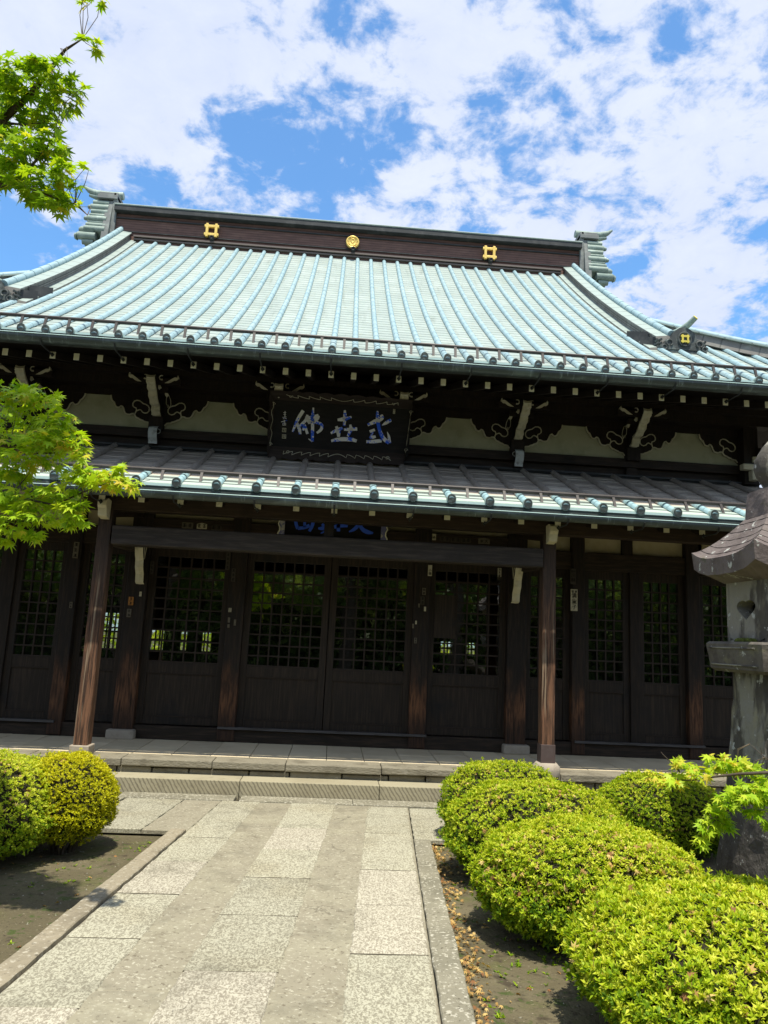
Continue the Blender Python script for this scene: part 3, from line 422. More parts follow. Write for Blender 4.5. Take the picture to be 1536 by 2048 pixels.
# ------------------------------------------------------------------ step and platform
st=thing('stone_step','long low stone step with chisel marked riser in front of the hall platform','step',(-.2,7.95,-.03))
xsj=[-2.3,-.78,.62,1.63,2.35]
for i in range(len(xsj)-1):
    b=MB(); b.box(xsj[i]+.002,xsj[i+1]-.002,7.71,8.19,-.08,.118+.002*(i%2)); b.build('step_block',m_step,st,bevel=.008)
b=MB()
for x in (-3.2,-1.9,-.75,.35,1.2,2.1):
    b.box(x+.003,x+1.1,7.47,7.70,-.1,-.016)
b.build('footing_strip',m_kerb,st,bevel=.006)
pf=thing('stone_platform','low stone platform paved with worn slabs under the wooden hall','platform',(0,8.6,-.05))
xx=-7.4; cp=[]; random.seed(3)
edges=[-7.4,-6.2,-5.1,-4.0,-2.95,-2.02,-1.1,-.35,.65,1.5,2.55,3.6,4.6,5.8,7.4]
for a,b_ in zip(edges[:-1],edges[1:]):
    c=MB(); y0=7.93+random.uniform(-.008,.008)
    c.box(a+.003,b_-.003,y0,8.26,.185+random.uniform(-.006,.004),.258); c.build('coping_stone',m_cope,pf,bevel=.01)
fd=MB(); x=-7.4
while x<7.4:
    w=random.uniform(.28,.62); t=.178+random.uniform(-.012,0)
    fd.box(x+.006,min(x+w,7.4)-.006,7.975+random.uniform(-.01,.015),8.3,-.1,t); x+=w
fd.build('foundation_course',m_cope,pf,bevel=.012)
fl=MB(); x=-7.4; k=0
while x<7.4:
    w=.415; y=8.262; rows=[8.262,random.uniform(8.6,8.95),9.9] if random.random()<.6 else [8.262,9.9]
    for r0,r1 in zip(rows[:-1],rows[1:]):
        z=.254+random.uniform(-.002,.003); fl.box(x+.0035,x+w-.0035,r0+.0035,r1-.0035,.1,z)
    x+=w
fl.build('floor_paving',m_floor,pf,bevel=.003)
bb=MB(); bb.box(-7.38,7.38,8.05,9.9,.05,.235); bb.build('bedding',m_joint,pf)
# ------------------------------------------------------------------ the hall
H=thing('temple_hall','dark timber temple hall with pale green copper tile roof and latticed doors','temple',(0,13.3,.25))
YE,YC,XC=7.62,13.3,6.85   # eave line, ridge line, roof corner
XG=4.42                   # gable verge
def lift(x): return .22*max(0.,(abs(x)-4.9)/1.95)**2
def zr(y,x=0.):
    t=y-7.65; return 4.66+.635*t+.0217*t*t+lift(x)*max(0,1-t/2.6)
SPC=.2545
# main roof sheet in stepped courses
rf=MB(); y=YE; dy=.13
while y<YC-.001:
    y1=min(y+dy,YC); ym=(y+y1)/2
    xm=max(XC-(y-YE),XG); xm1=max(XC-(y1-YE),XG)
    n=28
    for i in range(n):
        a0=-xm+2*xm*i/n; a1=-xm+2*xm*(i+1)/n; b0=-xm1+2*xm1*i/n; b1=-xm1+2*xm1*(i+1)/n
        jz=.004
        rf.add([(a0,y,zr(y,a0)+jz),(a1,y,zr(y,a1)+jz),(b1,y1+.004,zr(y1,b1)),(b0,y1+.004,zr(y1,b0))],[(0,1,2,3)])
        rf.add([(a0,y,zr(y,a0)-.004),(a1,y,zr(y,a1)-.004),(a1,y,zr(y,a1)+jz),(a0,y,zr(y,a0)+jz)],[(0,1,2,3)])
    y=y1
roof=rf.build('upper_roof',m_pan,H)
# back slope and side skirts
bk=MB()
for s in (0,1):
    yy=YC; 
    for k in range(20):
        ya=YE+(YC-YE)*k/20; yb=YE+(YC-YE)*(k+1)/20
        xa=max(XC-(ya-YE),XG); xb=max(XC-(yb-YE),XG)
        if s==0: bk.add([(-xa,2*YC-ya,zr(ya)),(xa,2*YC-ya,zr(ya)),(xb,2*YC-yb,zr(yb)),(-xb,2*YC-yb,zr(yb))],[(0,1,2,3)])
for sg in (-1,1):
    for k in range(14):
        t0=(XC-XG)*k/14; t1=(XC-XG)*(k+1)/14
        x0=sg*(XC-t0); x1=sg*(XC-t1); y0a,y0b=YE+t0,2*YC-YE-t0; y1a,y1b=YE+t1,2*YC-YE-t1
        for j in range(6):
            f0,f1=j/6,(j+1)/6
            bk.add([(x0,y0a+(y0b-y0a)*f0,zr(YE+t0,x0 if j==0 else 0)),(x0,y0a+(y0b-y0a)*f1,zr(YE+t0)),(x1,y1a+(y1b-y1a)*f1,zr(YE+t1)),(x1,y1a+(y1b-y1a)*f0,zr(YE+t1,x1 if j==0 else 0))],[(0,1,2,3)])
    # gable wall
bk.build('roof_skirt',m_pan,H)
gw=MB()
for sg in (-1,1):
    pts=[(YE+2.4+(YC-YE-2.4)*k/10,zr(YE+2.4+(YC-YE-2.4)*k/10)-.05) for k in range(11)]
    pts+= [(2*YC-a,b) for a,b in pts[-2::-1]]
    gw.prism(pts,0,sg*4.30,sg*4.22)
gw.build('gable_wall',m_wood,H)
# ribs of rolled copper
def rib_mesh(x,y0,y1,rad,zf,mb,dseg=.215,lw=.0035):
    ns=7; y=y0
    while y<y1-.02:
        ye=min(y+dseg,y1)
        if y1-ye<.06: ye=y1
        rings=[]
        for yy,r in ((y,rad+lw),(ye,rad-.0015)):
            z=zf(yy,x); rings.append([(x+r*math.cos(math.pi*j/(ns)),yy-.5*r*math.sin(math.pi*j/ns),z+.012+r*.95*math.sin(math.pi*j/ns)) for j in range(ns+1)])
        vs=rings[0]+rings[1]
        mb.add(vs,[(j,j+1,ns+1+j+1,ns+1+j) for j in range(ns)],0,True)
        mb.add([(p[0],p[1],p[2]) for p in rings[0]],[tuple(range(ns+1))])
        y=ye
k=-27
while k<27:
    x=(k+.5)*SPC
    ytop=13.04 if abs(x)<4.02 else YE+(XC-abs(x))-.05
    if 4.02<=abs(x)<4.75: ytop=9.02 if abs(x)>4.1 else 9.6
    if ytop-YE>.25:
        r=MB(); rib_mesh(x,YE-.03,ytop,.037,zr,r,.215,.001)
        zc=zr(YE,x)+.022; yc=YE-.035
        rot=[]
        # round end cap, dark face in a pale rim
        def disc(mb,rad,yf,yb,mi,zc=zc,yc=yc):
            n=14; a=[(x+rad*math.cos(2*math.pi*j/n),yf,zc+rad*1.15*math.sin(2*math.pi*j/n)) for j in range(n)]
            b=[(p[0],yb,p[2]) for p in a]
            mb.add(a+b,[tuple(range(n))]+[(j,(j+1)%n,n+(j+1)%n,n+j) for j in range(n)],mi)
        disc(r,.045,yc,yc+.06,1); disc(r,.041,yc-.006,yc,2)
        r.build('rib',[m_rib,m_rrim,m_rcap],roof)
    k+=1
# eave edge, fascia and gutter
def along(x0,x1,n,f): return [f(x0+(x1-x0)*i/n) for i in range(n+1)]
def strip_box(mb,y0,y1,za,zb,x0,x1,n=28,mi=0,lf=lift):
    vs=[]; 
    for i in range(n+1):
        x=x0+(x1-x0)*i/n; d=lf(x); vs+=[(x,y0,za+d),(x,y1,za+d),(x,y1,zb+d),(x,y0,zb+d)]
    fs=[(4*i+j,4*i+4+j,4*i+4+(j+1)%4,4*i+(j+1)%4) for i in range(n) for j in range(4)]
    mb.add(vs,fs+[(0,1,2,3),(4*n,4*n+3,4*n+2,4*n+1)],mi)
fa=MB(); strip_box(fa,YE-.004,YE+.05,4.555,4.640,-XC,XC); strip_box(fa,YE+.045,YE+.10,4.535,4.60,-XC,XC)
fa.build('eave_fascia',m_fasc,H)
ep=MB(); strip_box(ep,YE-.012,YE+.04,4.640,4.662,-XC,XC); ep.build('eave_edge',m_line,H)
def gutter(name,y,z,rad,x0,x1,lf,parent):
    m=MB(); n=40; ns=8
    vs=[]
    for i in range(n+1):
        x=x0+(x1-x0)*i/n
        for j in range(ns+1):
            a=math.pi+math.pi*j/ns; vs.append((x,y+rad*math.cos(a),z+rad*1.15*math.sin(a)+lf(x)))
    fs=[(i*(ns+1)+j,i*(ns+1)+j+1,(i+1)*(ns+1)+j+1,(i+1)*(ns+1)+j) for i in range(n) for j in range(ns)]
    m.add(vs,fs,0,True)
    vs2=[(a,b+(.004 if True else 0),c) for a,b,c in vs]
    o=m.build(name,m_gut,parent); sd=o.modifiers.new('s','SOLIDIFY'); sd.thickness=.004
    e=MB(); e.tube([(x0+(x1-x0)*i/n,y-rad,z+.004+lf(x0+(x1-x0)*i/n)) for i in range(n+1)],.0055,6); e.build('gutter_rim',m_line,o)  # pale rim colour paints the highlight along the gutter's top edge
    return o
gu=gutter('upper_gutter',7.545,4.565,.062,-XC-.02,XC+.02,lift,H)
# snow rail
sr=MB(); sr.tube([(-6.4+12.8*i/30,7.885,4.925+lift(-6.4+12.8*i/30)) for i in range(31)],.021,8)
for k in range(-25,25):
    x=(k+1)*SPC
    if abs(x)<6.3: sr.hexa([(x-.013,7.83,zr(7.83,x)),(x+.013,7.83,zr(7.83,x)),(x+.013,7.845,zr(7.845,x)),(x-.013,7.845,zr(7.845,x))],[(x-.015,7.87,4.925+lift(x)),(x+.015,7.87,4.925+lift(x)),(x+.015,7.89,4.925+lift(x)),(x-.015,7.89,4.925+lift(x))])
sr.build('snow_rail',m_rail,H)
# underside of the eaves and rafters
so_=MB()
so_.add([(-6.7,YE+.06,4.56),(6.7,YE+.06,4.56),(6.7,9.6,5.10),(-6.7,9.6,5.10)],[(0,1,2,3)])
for sg in (-1,1): so_.add([(sg*6.75,YE+.1,4.57),(sg*6.75,2*YC-YE,4.57),(sg*5.5,2*YC-YE-1,5.0),(sg*5.5,9.3,5.0)],[(0,1,2,3)])
so_.build('eave_soffit',m_wood,H)
m=MB(); m.box(-5.5,5.5,9.325,9.361,4.537,4.80); m.build('head_board',m_wood,H)
def raft(mb,x,ya,za,yb,zb,w,h):
    mb.hexa([(x-w,ya,za-h),(x+w,ya,za-h),(x+w,yb,zb-h),(x-w,yb,zb-h)],[(x-w,ya,za+h),(x+w,ya,za+h),(x+w,yb,zb+h),(x-w,yb,zb+h)])
RX=[(k+.5)*SPC for k in range(-26,26)]
r0=MB(); raft(r0,0,7.86,4.478,9.5,4.99,.031,.040); 
c0=MB(); c0.hexa([(-.029,7.853,4.440),(.029,7.853,4.440),(.029,7.860,4.440),(-.029,7.860,4.440)],[(-.029,7.853,4.516),(.029,7.853,4.516),(.029,7.860,4.516),(-.029,7.860,4.516)])
ra=r0.build('rafter',m_wood,H,loc=(0,7.86,4.478)); ca=c0.build('rafter_end',m_white,ra,loc=(0,7.86,4.478))
for i,x in enumerate(RX):
    dz=lift(x)*.9
    if i==0: ra.location+=Vector((x,0,dz)); WL[ra]+=Vector((x,0,dz)); WL[ca]=WL[ra]; x00=x; d00=dz
    else: copy_part(ra,(x-x00,0,dz-d00))
hk=MB()
def hook(mb,x,y,z):
    mb.tube([(x,y-.055,z+.03),(x,y-.03,z-.012),(x,y+.02,z-.03),(x,y+.29,z-.022)],.008,6)
    mb.prism([(x-.022,z-.022),(x,z-.048),(x+.022,z-.022),(x,z+.004)],1,y+.285,y+.302)
h0=None
for i,x in enumerate(RX):
    if (i-26)%3==2 and abs(x)<6:
        m=MB(); hook(m,x-.0,7.545,4.50+lift(x)); m.build('gutter_bracket',m_iron,H)
# ------------------------------------------------------------------ ridge
rb=MB(); rb.box(-4.47,4.47,13.03,13.57,8.60,9.30); ridge=rb.build('ridge',m_ridge,H)
rm=MB()
rm.box(-4.10,4.10,12.965,13.035,8.795,8.825); rm.box(-4.10,4.10,12.985,13.04,8.745,8.77); rm.build('ridge_base_moulding',M('pale_brown_copper',(.15,.125,.11),.5),ridge)
rm=MB(); rm.box(-4.46,4.46,13.005,13.6,8.90,8.915); rm.box(-4.46,4.46,13.0,13.6,9.165,9.185); rm.build('ridge_moulding',m_rdk,ridge)
rm=MB(); rm.box(-4.49,4.49,12.90,13.7,9.27,9.375); rm.build('ridge_cap_board',m_rdk,ridge,bevel=.008)
rm=MB(); rm.tube([(-4.49,13.0,9.392),(4.49,13.0,9.392)],.028,10); rm.box(-4.49,4.49,12.895,13.6,9.377,9.392); rm.tube([(-4.49,12.90,9.388),(4.49,12.90,9.388)],.016,8); rm.tube([(-4.6,13.3,9.44),(4.6,13.3,9.44)],.05,10); rm.build('ridge_cap_roll',m_pan,ridge)
def igeta(mb,cx,cz,s,y0,y1,mi=0,wf=.24):
    w=s*wf; e=s*.62
    for sg in (-1,1):
        mb.box(cx-s,cx+s,y0,y1,cz+sg*e-w/2*1.0,cz+sg*e+w/2,mi)
        mb.box(cx+sg*e-w/2,cx+sg*e+w/2,y0-.004,y1-.004,cz-s,cz+s,mi)
for x in (-2.665,2.675):
    m=MB(); igeta(m,x,9.035,.135,12.94,12.99,0,.36); m.build('crest',m_gold,ridge,bevel=.004)
m=MB(); m.lathe([(.128,0),(.128,-.03),(.118,-.045),(.104,-.045),(.100,-.034),(.0,-.034)],(.012,12.985,9.035),28,axis=1)
# embossed fruit and leaves on the round crest
def ring(mb,cx,cz,r,y,t,n=18,a0=0,a1=2*math.pi,sq=1.):
    mb.tube([(cx+r*math.cos(a0+(a1-a0)*i/n),y,cz+sq*r*math.sin(a0+(a1-a0)*i/n)) for i in range(n+1)],t,6)
ring(m,.012,9.06,.036,12.95,.009); ring(m,.012,9.03,.075,12.95,.009,a0=R(200),a1=R(340)); ring(m,-.03,9.075,.05,12.95,.008,a0=R(60),a1=R(230)); ring(m,.054,9.075,.05,12.95,.008,a0=R(-50),a1=R(120)); ring(m,.012,8.985,.022,12.95,.008); m.tube([(.012,12.95,9.02),(.012,12.95,8.95)],.008,6)
m.build('crest',m_gold,ridge)
for x in (-2.64,.03,2.69):
    m=MB(); m.lathe([(.04,0),(.042,-.10),(.03,-.11),(.026,-.095),(.0,-.095)],(x,12.99,8.862),14,axis=1); m.build('ridge_peg',m_iron,ridge)
# stacked gable rolls at both ridge ends, horn on top
for sg in (-1,1):
    m=MB()
    X=lambda a: sg*a
    m.box(min(X(4.47),X(4.55)),max(X(4.47),X(4.55)),12.98,13.62,8.55,9.66)
    m.prism([(13.0,9.50),(12.95,9.20),(12.90,8.85),(12.86,8.35),(13.80,8.35),(13.75,8.85),(13.7,9.2),(13.6,9.50)],0,X(4.55),X(4.67))
    m.box(min(X(4.47),X(4.84)),max(X(4.47),X(4.84)),12.95,13.65,9.52,9.60); m.box(min(X(4.50),X(4.82)),max(X(4.50),X(4.82)),12.98,13.62,9.60,9.66)
    re=m.build('ridge_end',M('grey_copper_plate',(.17,.185,.18),.55,[((.26,.29,.27),5,.48,.7)],(.3,12)) if sg<0 else bpy.data.materials['grey_copper_plate'],H,bevel=.006)
    m=MB()
    for z,r,x1,bulge in ((9.445,.055,5.02,0),(9.345,.062,5.05,1),(9.245,.05,5.03,0),(9.17,.035,5.05,0),(9.085,.06,5.08,1),(9.01,.03,5.06,0),(8.945,.045,5.08,0),(8.86,.06,5.10,0)):
        x1-=.10
        m.tube([(X(4.62),13.03-(9.45-z)*.15,z),(X(x1),13.03-(9.45-z)*.15,z)],r,12)
        m.tube([(X(4.62),13.57+(9.45-z)*.15,z),(X(x1),13.57+(9.45-z)*.15,z)],r,12)
        if bulge: m.lathe([(.0,0),(.035,.0),(.042,.03),(.03,.06),(0,.07)] if sg>0 else [(.0,0),(.035,0),(.042,-.03),(.03,-.06),(0,-.07)],(X(x1),13.03-(9.45-z)*.15,z),12,axis=0)
        m.box(min(X(4.62),X(x1-.02)),max(X(4.62),X(x1-.02)),13.03-(9.45-z)*.15,13.57+(9.45-z)*.15,z-.05,z+.04)
    for z,r,x0,x1 in ((8.84,.06,4.82,5.06),(8.72,.075,4.78,5.10)):
        m.tube([(X(x0),12.96,z),(X(x1),12.96,z),(X(x1+.04),12.96,z)],[r,r,r*.55],12)
    m.lathe([(.075,0),(.055,.04),(.0,.055)] if sg>0 else [(.075,0),(.055,-.04),(.0,-.055)],(X(5.12),12.96,8.70),12,axis=0)
    m.box(min(X(4.8),X(5.06)),max(X(4.8),X(5.06)),12.98,13.66,8.66,8.88)
    m.tube([(X(4.82),12.98,8.61),(X(5.02),12.98,8.61)],.05,12)
    m.build('gable_roll_stack',m_verd,re)
    m=MB()
    m.tube([(X(4.44),13.2,9.735),(X(4.75),13.2,9.725),(X(4.95),13.2,9.745),(X(5.10),13.2,9.80),(X(5.20),13.2,9.875)],[.072,.074,.068,.05,.022],12)
    m.tube([(X(4.62),13.2,9.68),(X(4.95),13.2,9.67),(X(5.08),13.2,9.70)],[.05,.05,.03],10)
    m.tube([(X(4.36),13.15,9.50),(X(4.44),13.15,9.50)],.05,12)
    m.build('ridge_horn',m_verd,re)
# descending verge ridges
for sg in (-1,1):
    sec=[(4.055,-.02),(4.055,.03),(4.175,.048),(4.18,.17),(4.150,.175),(4.150,.20),(4.34,.225),(4.50,.165),(4.50,-.05)]
    mi_=[1,0,1,1,1,0,0,1,1]
    ys_=[8.98+(13.12-8.98)*i/26 for i in range(27)]
    m=MB(); n=len(sec); vs=[]
    for y in ys_:
        z=zr(y); 
        for a,b in sec: vs.append((sg*a,y,z+b))
    for i in range(26):
        for j in range(n-1): m.add([vs[i*n+j],vs[i*n+j+1],vs[(i+1)*n+j+1],vs[(i+1)*n+j]],[(0,1,2,3)],mi_[j])
    m.add(vs[:n],[tuple(range(n))],1)
    vr=m.build('descending_ridge',[m_vtop,m_vface],H)
    m=MB(); y=8.98
    while y<13.2:
        y2=min(y+.24,13.25); m.tube([(sg*4.36,y,zr(y)+.245),(sg*4.36,y2,zr(y2)+.245)],[.052,.047],10); y=y2
    m.build('verge_roll',m_rib,vr)
    # thin course lines on the inner face
    m=MB()
    for q in (.085,.12):
        m.tube([(sg*4.176,y,zr(y)+q) for y in ys_],.003,4)
    m.build('course_seam',m_iron,vr)
    # flashing plates
    m=MB(); m.hexa([(sg*3.93,9.42,zr(9.42)+.02),(sg*4.16,9.22,zr(9.22)+.02),(sg*4.165,9.235,zr(9.22)+.02),(sg*3.935,9.435,zr(9.42)+.02)],[(sg*3.93,9.42,zr(9.42)+.14),(sg*4.16,9.22,zr(9.22)+.20),(sg*4.165,9.235,zr(9.22)+.20),(sg*3.935,9.435,zr(9.42)+.14)])
    m.build('flashing_plate',m_rdk,vr)
    m=MB(); m.hexa([(sg*4.02,9.20,zr(9.2)+.02),(sg*4.26,8.98,zr(8.98)+.02),(sg*4.265,8.995,zr(8.98)+.02),(sg*4.025,9.215,zr(9.2)+.02)],[(sg*4.02,9.20,zr(9.2)+.13),(sg*4.26,8.98,zr(8.98)+.19),(sg*4.265,8.995,zr(8.98)+.19),(sg*4.025,9.215,zr(9.2)+.13)])
    m.build('flashing_plate',m_rdk,vr)
    # ogre tile with crest at the foot
    zb=zr(8.98); cxo=sg*4.50
    prof=[(-.30,-.06),(-.33,.02),(-.27,.05),(-.25,.10),(-.17,.13),(-.14,.22),(-.07,.27),(0,.29),(.07,.27),(.14,.22),(.17,.13),(.25,.10),(.27,.05),(.33,.02),(.30,-.06),(.18,-.03),(-.18,-.03)]
    m=MB(); m.prism([(cxo+a,zb+b+.03) for a,b in prof],1,8.90,8.975)
    m.lathe([(.095,0),(.095,-.022),(.078,-.022),(.074,-.008),(0,-.008)],(cxo,8.90,zb+.145),20,axis=1,squash=1.1)
    for s2 in (-1,1):
        ring(m,cxo+s2*.205,zb+.085,.042,8.895,.014,14,a0=R(-60),a1=R(250)); ring(m,cxo+s2*.275,zb+.02,.032,8.895,.012,12)
        for q in range(4): m.tube([(cxo+s2*.30,8.93,zb-.01+.05*q),(cxo+s2*(.36-.012*q),9.05,zb+.01+.05*q)],.018,8)
    m.box(cxo-.30,cxo+.30,8.91,9.1,zb-.20,zb+.0)
    ot=m.build('ogre_tile',m_orn,H,bevel=.005)
    m=MB(); igeta(m,cxo,zb+.145,.058,8.868,8.885,0,.42); m.build('crest',m_goldold,ot,bevel=.003)
    m=MB(); m.tube([(cxo-sg*.05,9.12,zb+.30),(cxo,9.0,zb+.315),(cxo+sg*.06,8.90,zb+.36),(cxo+sg*.12,8.82,zb+.43)],[.055,.05,.042,.036],12); m.build('horn',m_verd,ot)
    m=MB(); m.tube([(cxo+sg*.118,8.823,zb+.428),(cxo+sg*.123,8.815,zb+.435)],.035,14); m.build('horn_cap',m_goldold,ot)
    # hip ridge towards the corner
    m=MB(); pth=[]
    for i in range(13):
        t=.15+(XC-4.5-.15)*i/12; pth.append((sg*(XC-t),YE+t,zr(YE+t,sg*(XC-t))))
    for i in range(12):
        a=Vector(pth[i]);b_=Vector(pth[i+1]); d=Vector((sg*.7071,.7071,0))*.10
        m.hexa([a-d,a+d,b_+d,b_-d],[a-d*.7+Vector((0,0,.15)),a+d*.7+Vector((0,0,.15)),b_+d*.7+Vector((0,0,.15)),b_-d*.7+Vector((0,0,.15))])
    hr=m.build('hip_ridge',m_vface,H)
    m=MB(); m.tube([(p[0],p[1],p[2]+.185) for p in pth],.048,10); m.build('hip_roll',m_rib,hr)
    m=MB(); d=.13
    for i in range(12):
        a=Vector(pth[i])+Vector((0,0,.15));b_=Vector(pth[i+1])+Vector((0,0,.15)); dd=Vector((sg*.7071,.7071,0))*.11; u=Vector((0,0,.02))
        m.hexa([a-dd,a+dd,b_+dd,b_-dd],[a-dd+u,a+dd+u,b_+dd+u,b_-dd+u])
    m.build('hip_plate',m_vtop,hr)
# ------------------------------------------------------------------ upper wall
uw=MB(); uw.box(-5.62,5.62,9.38,9.46,3.70,5.10)
for sg in (-1,1): uw.box(min(sg*5.54,sg*5.62),max(sg*5.54,sg*5.62),9.46,17.3,.26,5.1)
uw.build('upper_wall',m_woodh,H)
m=MB(); m.box(-5.7,5.7,9.30,9.40,3.995,4.115); m.build('tie_beam',m_woodh,H,bevel=.006)
m=MB(); m.box(-5.7,5.7,9.30,9.40,3.815,3.865); m.box(-5.7,5.7,9.27,9.35,3.86,3.885); m.build('flashing_board',m_rdk,H)
m=MB(); m.box(-5.8,5.8,8.985,9.08,4.735,4.81); m.box(-5.8,5.8,9.1,9.3,4.62,4.9); m.build('eave_purlin',m_wood,H)
BAY=1.576
m=MB(); m.box(-.78,.78,9.35,9.375,4.11,4.62)
pls=[]
for k in (-3,-2,-1,1,2,3):
    c=k*BAY
    m=MB(); m.add([(c-.785,9.362,4.11),(c+.785,9.362,4.11),(c+.785,9.362,4.62),(c-.785,9.362,4.62)],[(0,1,2,3)]); m.box(c-.785,c+.785,9.363,9.378,4.112,4.618); m.build('plaster_panel',m_plaster,H)
# cusped bracket boards in front of the plaster
cu=TR['cusp']; lp=TR['loop']
def board(c,sg):
    m=MB(); 
    top=4.55; edge=[(c+sg*a,b) for a,b in cu]
    # split into quads down from the top so the concave outline stays clean
    bx=c-sg*(BAY/2+.0)
    es=sorted(edge,key=lambda p:p[0]*(-sg)) 
    n=len(edge); vs=[]
    poly=[(bx,top),(bx,4.115)]+edge+[(edge[-1][0],top)]
    vs=[(p[0],9.335,p[1]) for p in poly]
    bm=bmesh.new(); bv=[bm.verts.new(v) for v in vs]; f=bm.faces.new(bv); bmesh.ops.triangulate(bm,faces=[f])
    bm.verts.ensure_lookup_table(); fs=[tuple(v.index for v in q.verts) for q in bm.faces]
    bm.verts.index_update(); fs=[tuple(v.index for v in q.verts) for q in bm.faces]; bm.free()
    m.add(vs,fs); nv=len(vs); vb=[(v[0],9.362,v[2]) for v in vs]; m.add(vs+vb,[(i,(i+1)%nv,(i+1)%nv+nv,i+nv) for i in range(nv)])
    b=m.build('bracket_board',m_wood,H)
    e=MB(); e.tube([(a,9.331,z) for a,z in edge],.0105,6); e.tube([(c+sg*a,9.331,z) for a,z in lp],.008,6)
    e.build('painted_edge',m_cream,b)
for k in (-3,-2,-1,1,2,3):
    for sg in (1,-1): board(k*BAY,sg)
# bracket arms
def bracket(cx,nose):
    lean=0
    m=MB(); arm=[(9.36,4.22),(9.30,4.20),(9.27,4.27),(9.20,4.30),(9.17,4.37),(9.04,4.42),(8.95,4.50),(8.86,4.56),(8.80,4.62),(8.84,4.68),(9.36,4.68)]
    m.prism(arm,0,cx-.05,cx+.05)
    m.box(cx-.34,cx+.34,8.93,9.01,4.60,4.67); m.box(cx-.09,cx+.09,9.24,9.36,4.08,4.26)
    m.box(cx-.16,cx+.16,9.05,9.12,4.52,4.60)
    a=m.build('bracket',m_wood,H,bevel=.004)
    m=MB(); fr=[(9.293,4.195),(9.262,4.270),(9.190,4.295),(9.162,4.368),(9.03,4.412),(8.94,4.495),(8.85,4.552),(8.79,4.618),(8.80,4.66)]
    for i in range(len(fr)-1):
        (ya,za),(yb,zb)=fr[i],fr[i+1]; w0,w1=.050,.056
        mid=((ya+yb)/2-.012,(za+zb)/2-.014)
        vs=[(cx-w0,ya,za),(cx,ya-.010,za-.012),(cx+w0,ya,za),(cx-w1,mid[0],mid[1]),(cx,mid[0]-.012,mid[1]-.012),(cx+w1,mid[0],mid[1]),(cx-w0,yb,zb),(cx,yb-.008,zb-.01),(cx+w0,yb,zb)]
        m.add(vs,[(0,1,4,3),(1,2,5,4),(3,4,7,6),(4,5,8,7)],0,False)
        m.add([(cx-w0,ya,za),(cx-w1,mid[0],mid[1]),(cx-w0,yb,zb),(cx-w0,yb+.02,zb+.02),(cx-w0,ya+.02,za+.02)],[(0,1,2,3,4)]); m.add([(cx+w0,ya,za),(cx+w1,mid[0],mid[1]),(cx+w0,yb,zb),(cx+w0,yb+.02,zb+.02),(cx+w0,ya+.02,za+.02)],[(0,1,2,3,4)])
    m.build('painted_tail',m_cream,a)
    for sg in (1,-1):
        m=MB(); m.prism([(cx+sg*(q[0]+.02),q[1]-.0) for q in TR['tipR']],1,8.925,8.99)
        m.tube([(cx+sg*(.10+.028*math.cos(t)),8.925,4.675+.028*math.sin(t)) for t in [R(300-22*i) for i in range(12)]],[.011-.0005*i for i in range(12)],6)
        m.build('bracket_tip',m_cream,a,bevel=.003)
    ins=-1 if cx>0 else 1
    for dx,dz,y in ((0,0,9.0),(-.085,-.075,9.06)):
        m=MB(); m.prism([(cx+ins*(-q[0]-dx+.0),q[1]+dz) for q in TR['spade']],1,y,y+.03); m.build('bracket_tip',m_cream,a)
    e=MB(); lo=[(.0,0),(-.02,.05),(-.012,.11),(.012,.17),(.03,.18),(.045,.13),(.04,.06),(.025,.045),(.02,.01),(.008,.05),(0,.0)]
    e.tube([(cx+ins*(.16-q[0]),9.20,4.36+q[1]) for q in lo],.0045,5); e.build('painted_edge',m_cream,a)
    if nose:
        m=MB(); ny=[(9.30,4.105),(9.21,4.115),(9.15,4.08),(9.135,4.02),(9.16,3.96),(9.195,3.92),(9.20,3.885),(9.30,3.885)]
        m.prism(ny,0,cx-.052,cx+.052); nb=m.build('bracket_nose',m_wood,H,bevel=.003)
        m=MB()
        for i in range(1,6):
            (ya,za),(yb,zb)=ny[i],ny[i+1]
            m.add([(cx-.055,ya-.004,za),(cx,ya-.014,za),(cx+.055,ya-.004,za),(cx-.055,yb-.004,zb),(cx,yb-.014,zb),(cx+.055,yb-.004,zb)],[(0,1,4,3),(1,2,5,4)])
        ring(m,cx+ins*.054,4.05,.03,9.19,.005,12)
        m.build('painted_face',m_grey,nb)
for k in (-2.5,-1.5,-.5,.5,1.5,2.5): bracket(k*BAY,k in(-1.5,1.5))
for k in (-2.5,2.5):
    m=MB(); m.prism([(k*BAY-.085,3.885),(k*BAY-.07,3.99),(k*BAY+.07,3.99),(k*BAY+.085,3.885)],1,9.31,9.38); m.build('strut',m_woodh,H)
for sg in (-1,1): # corner bracket, arms running out along the diagonal
    cx=sg*5.54
    m=MB(); m.box(cx-.1,cx+.1,9.2,9.4,3.85,4.75); 
    for i in range(6): m.hexa(*[[(cx+sg*(.05+.09*i)+a*.07,9.3-.09*i+b*.07,4.16+.075*i+z) for a,b in ((-1,-1),(1,-1),(1,1),(-1,1))] for z in (0,.1)])
    cb_=m.build('corner_bracket',m_wood,H)
    m=MB()
    for i in range(6): m.hexa(*[[(cx+sg*(.065+.09*i)+a*.055,9.22-.09*i+b*.05,4.14+.075*i+z) for a,b in ((-1,-1),(1,-1),(1,1),(-1,1))] for z in (0,.085)])
    m.box(cx-.17,cx+.17,9.10,9.20,4.02,4.10); m.box(cx-.05,cx+.05,9.10,9.2,3.88,4.02)
    m.build('painted_tail',m_cream,cb_,bevel=.012)
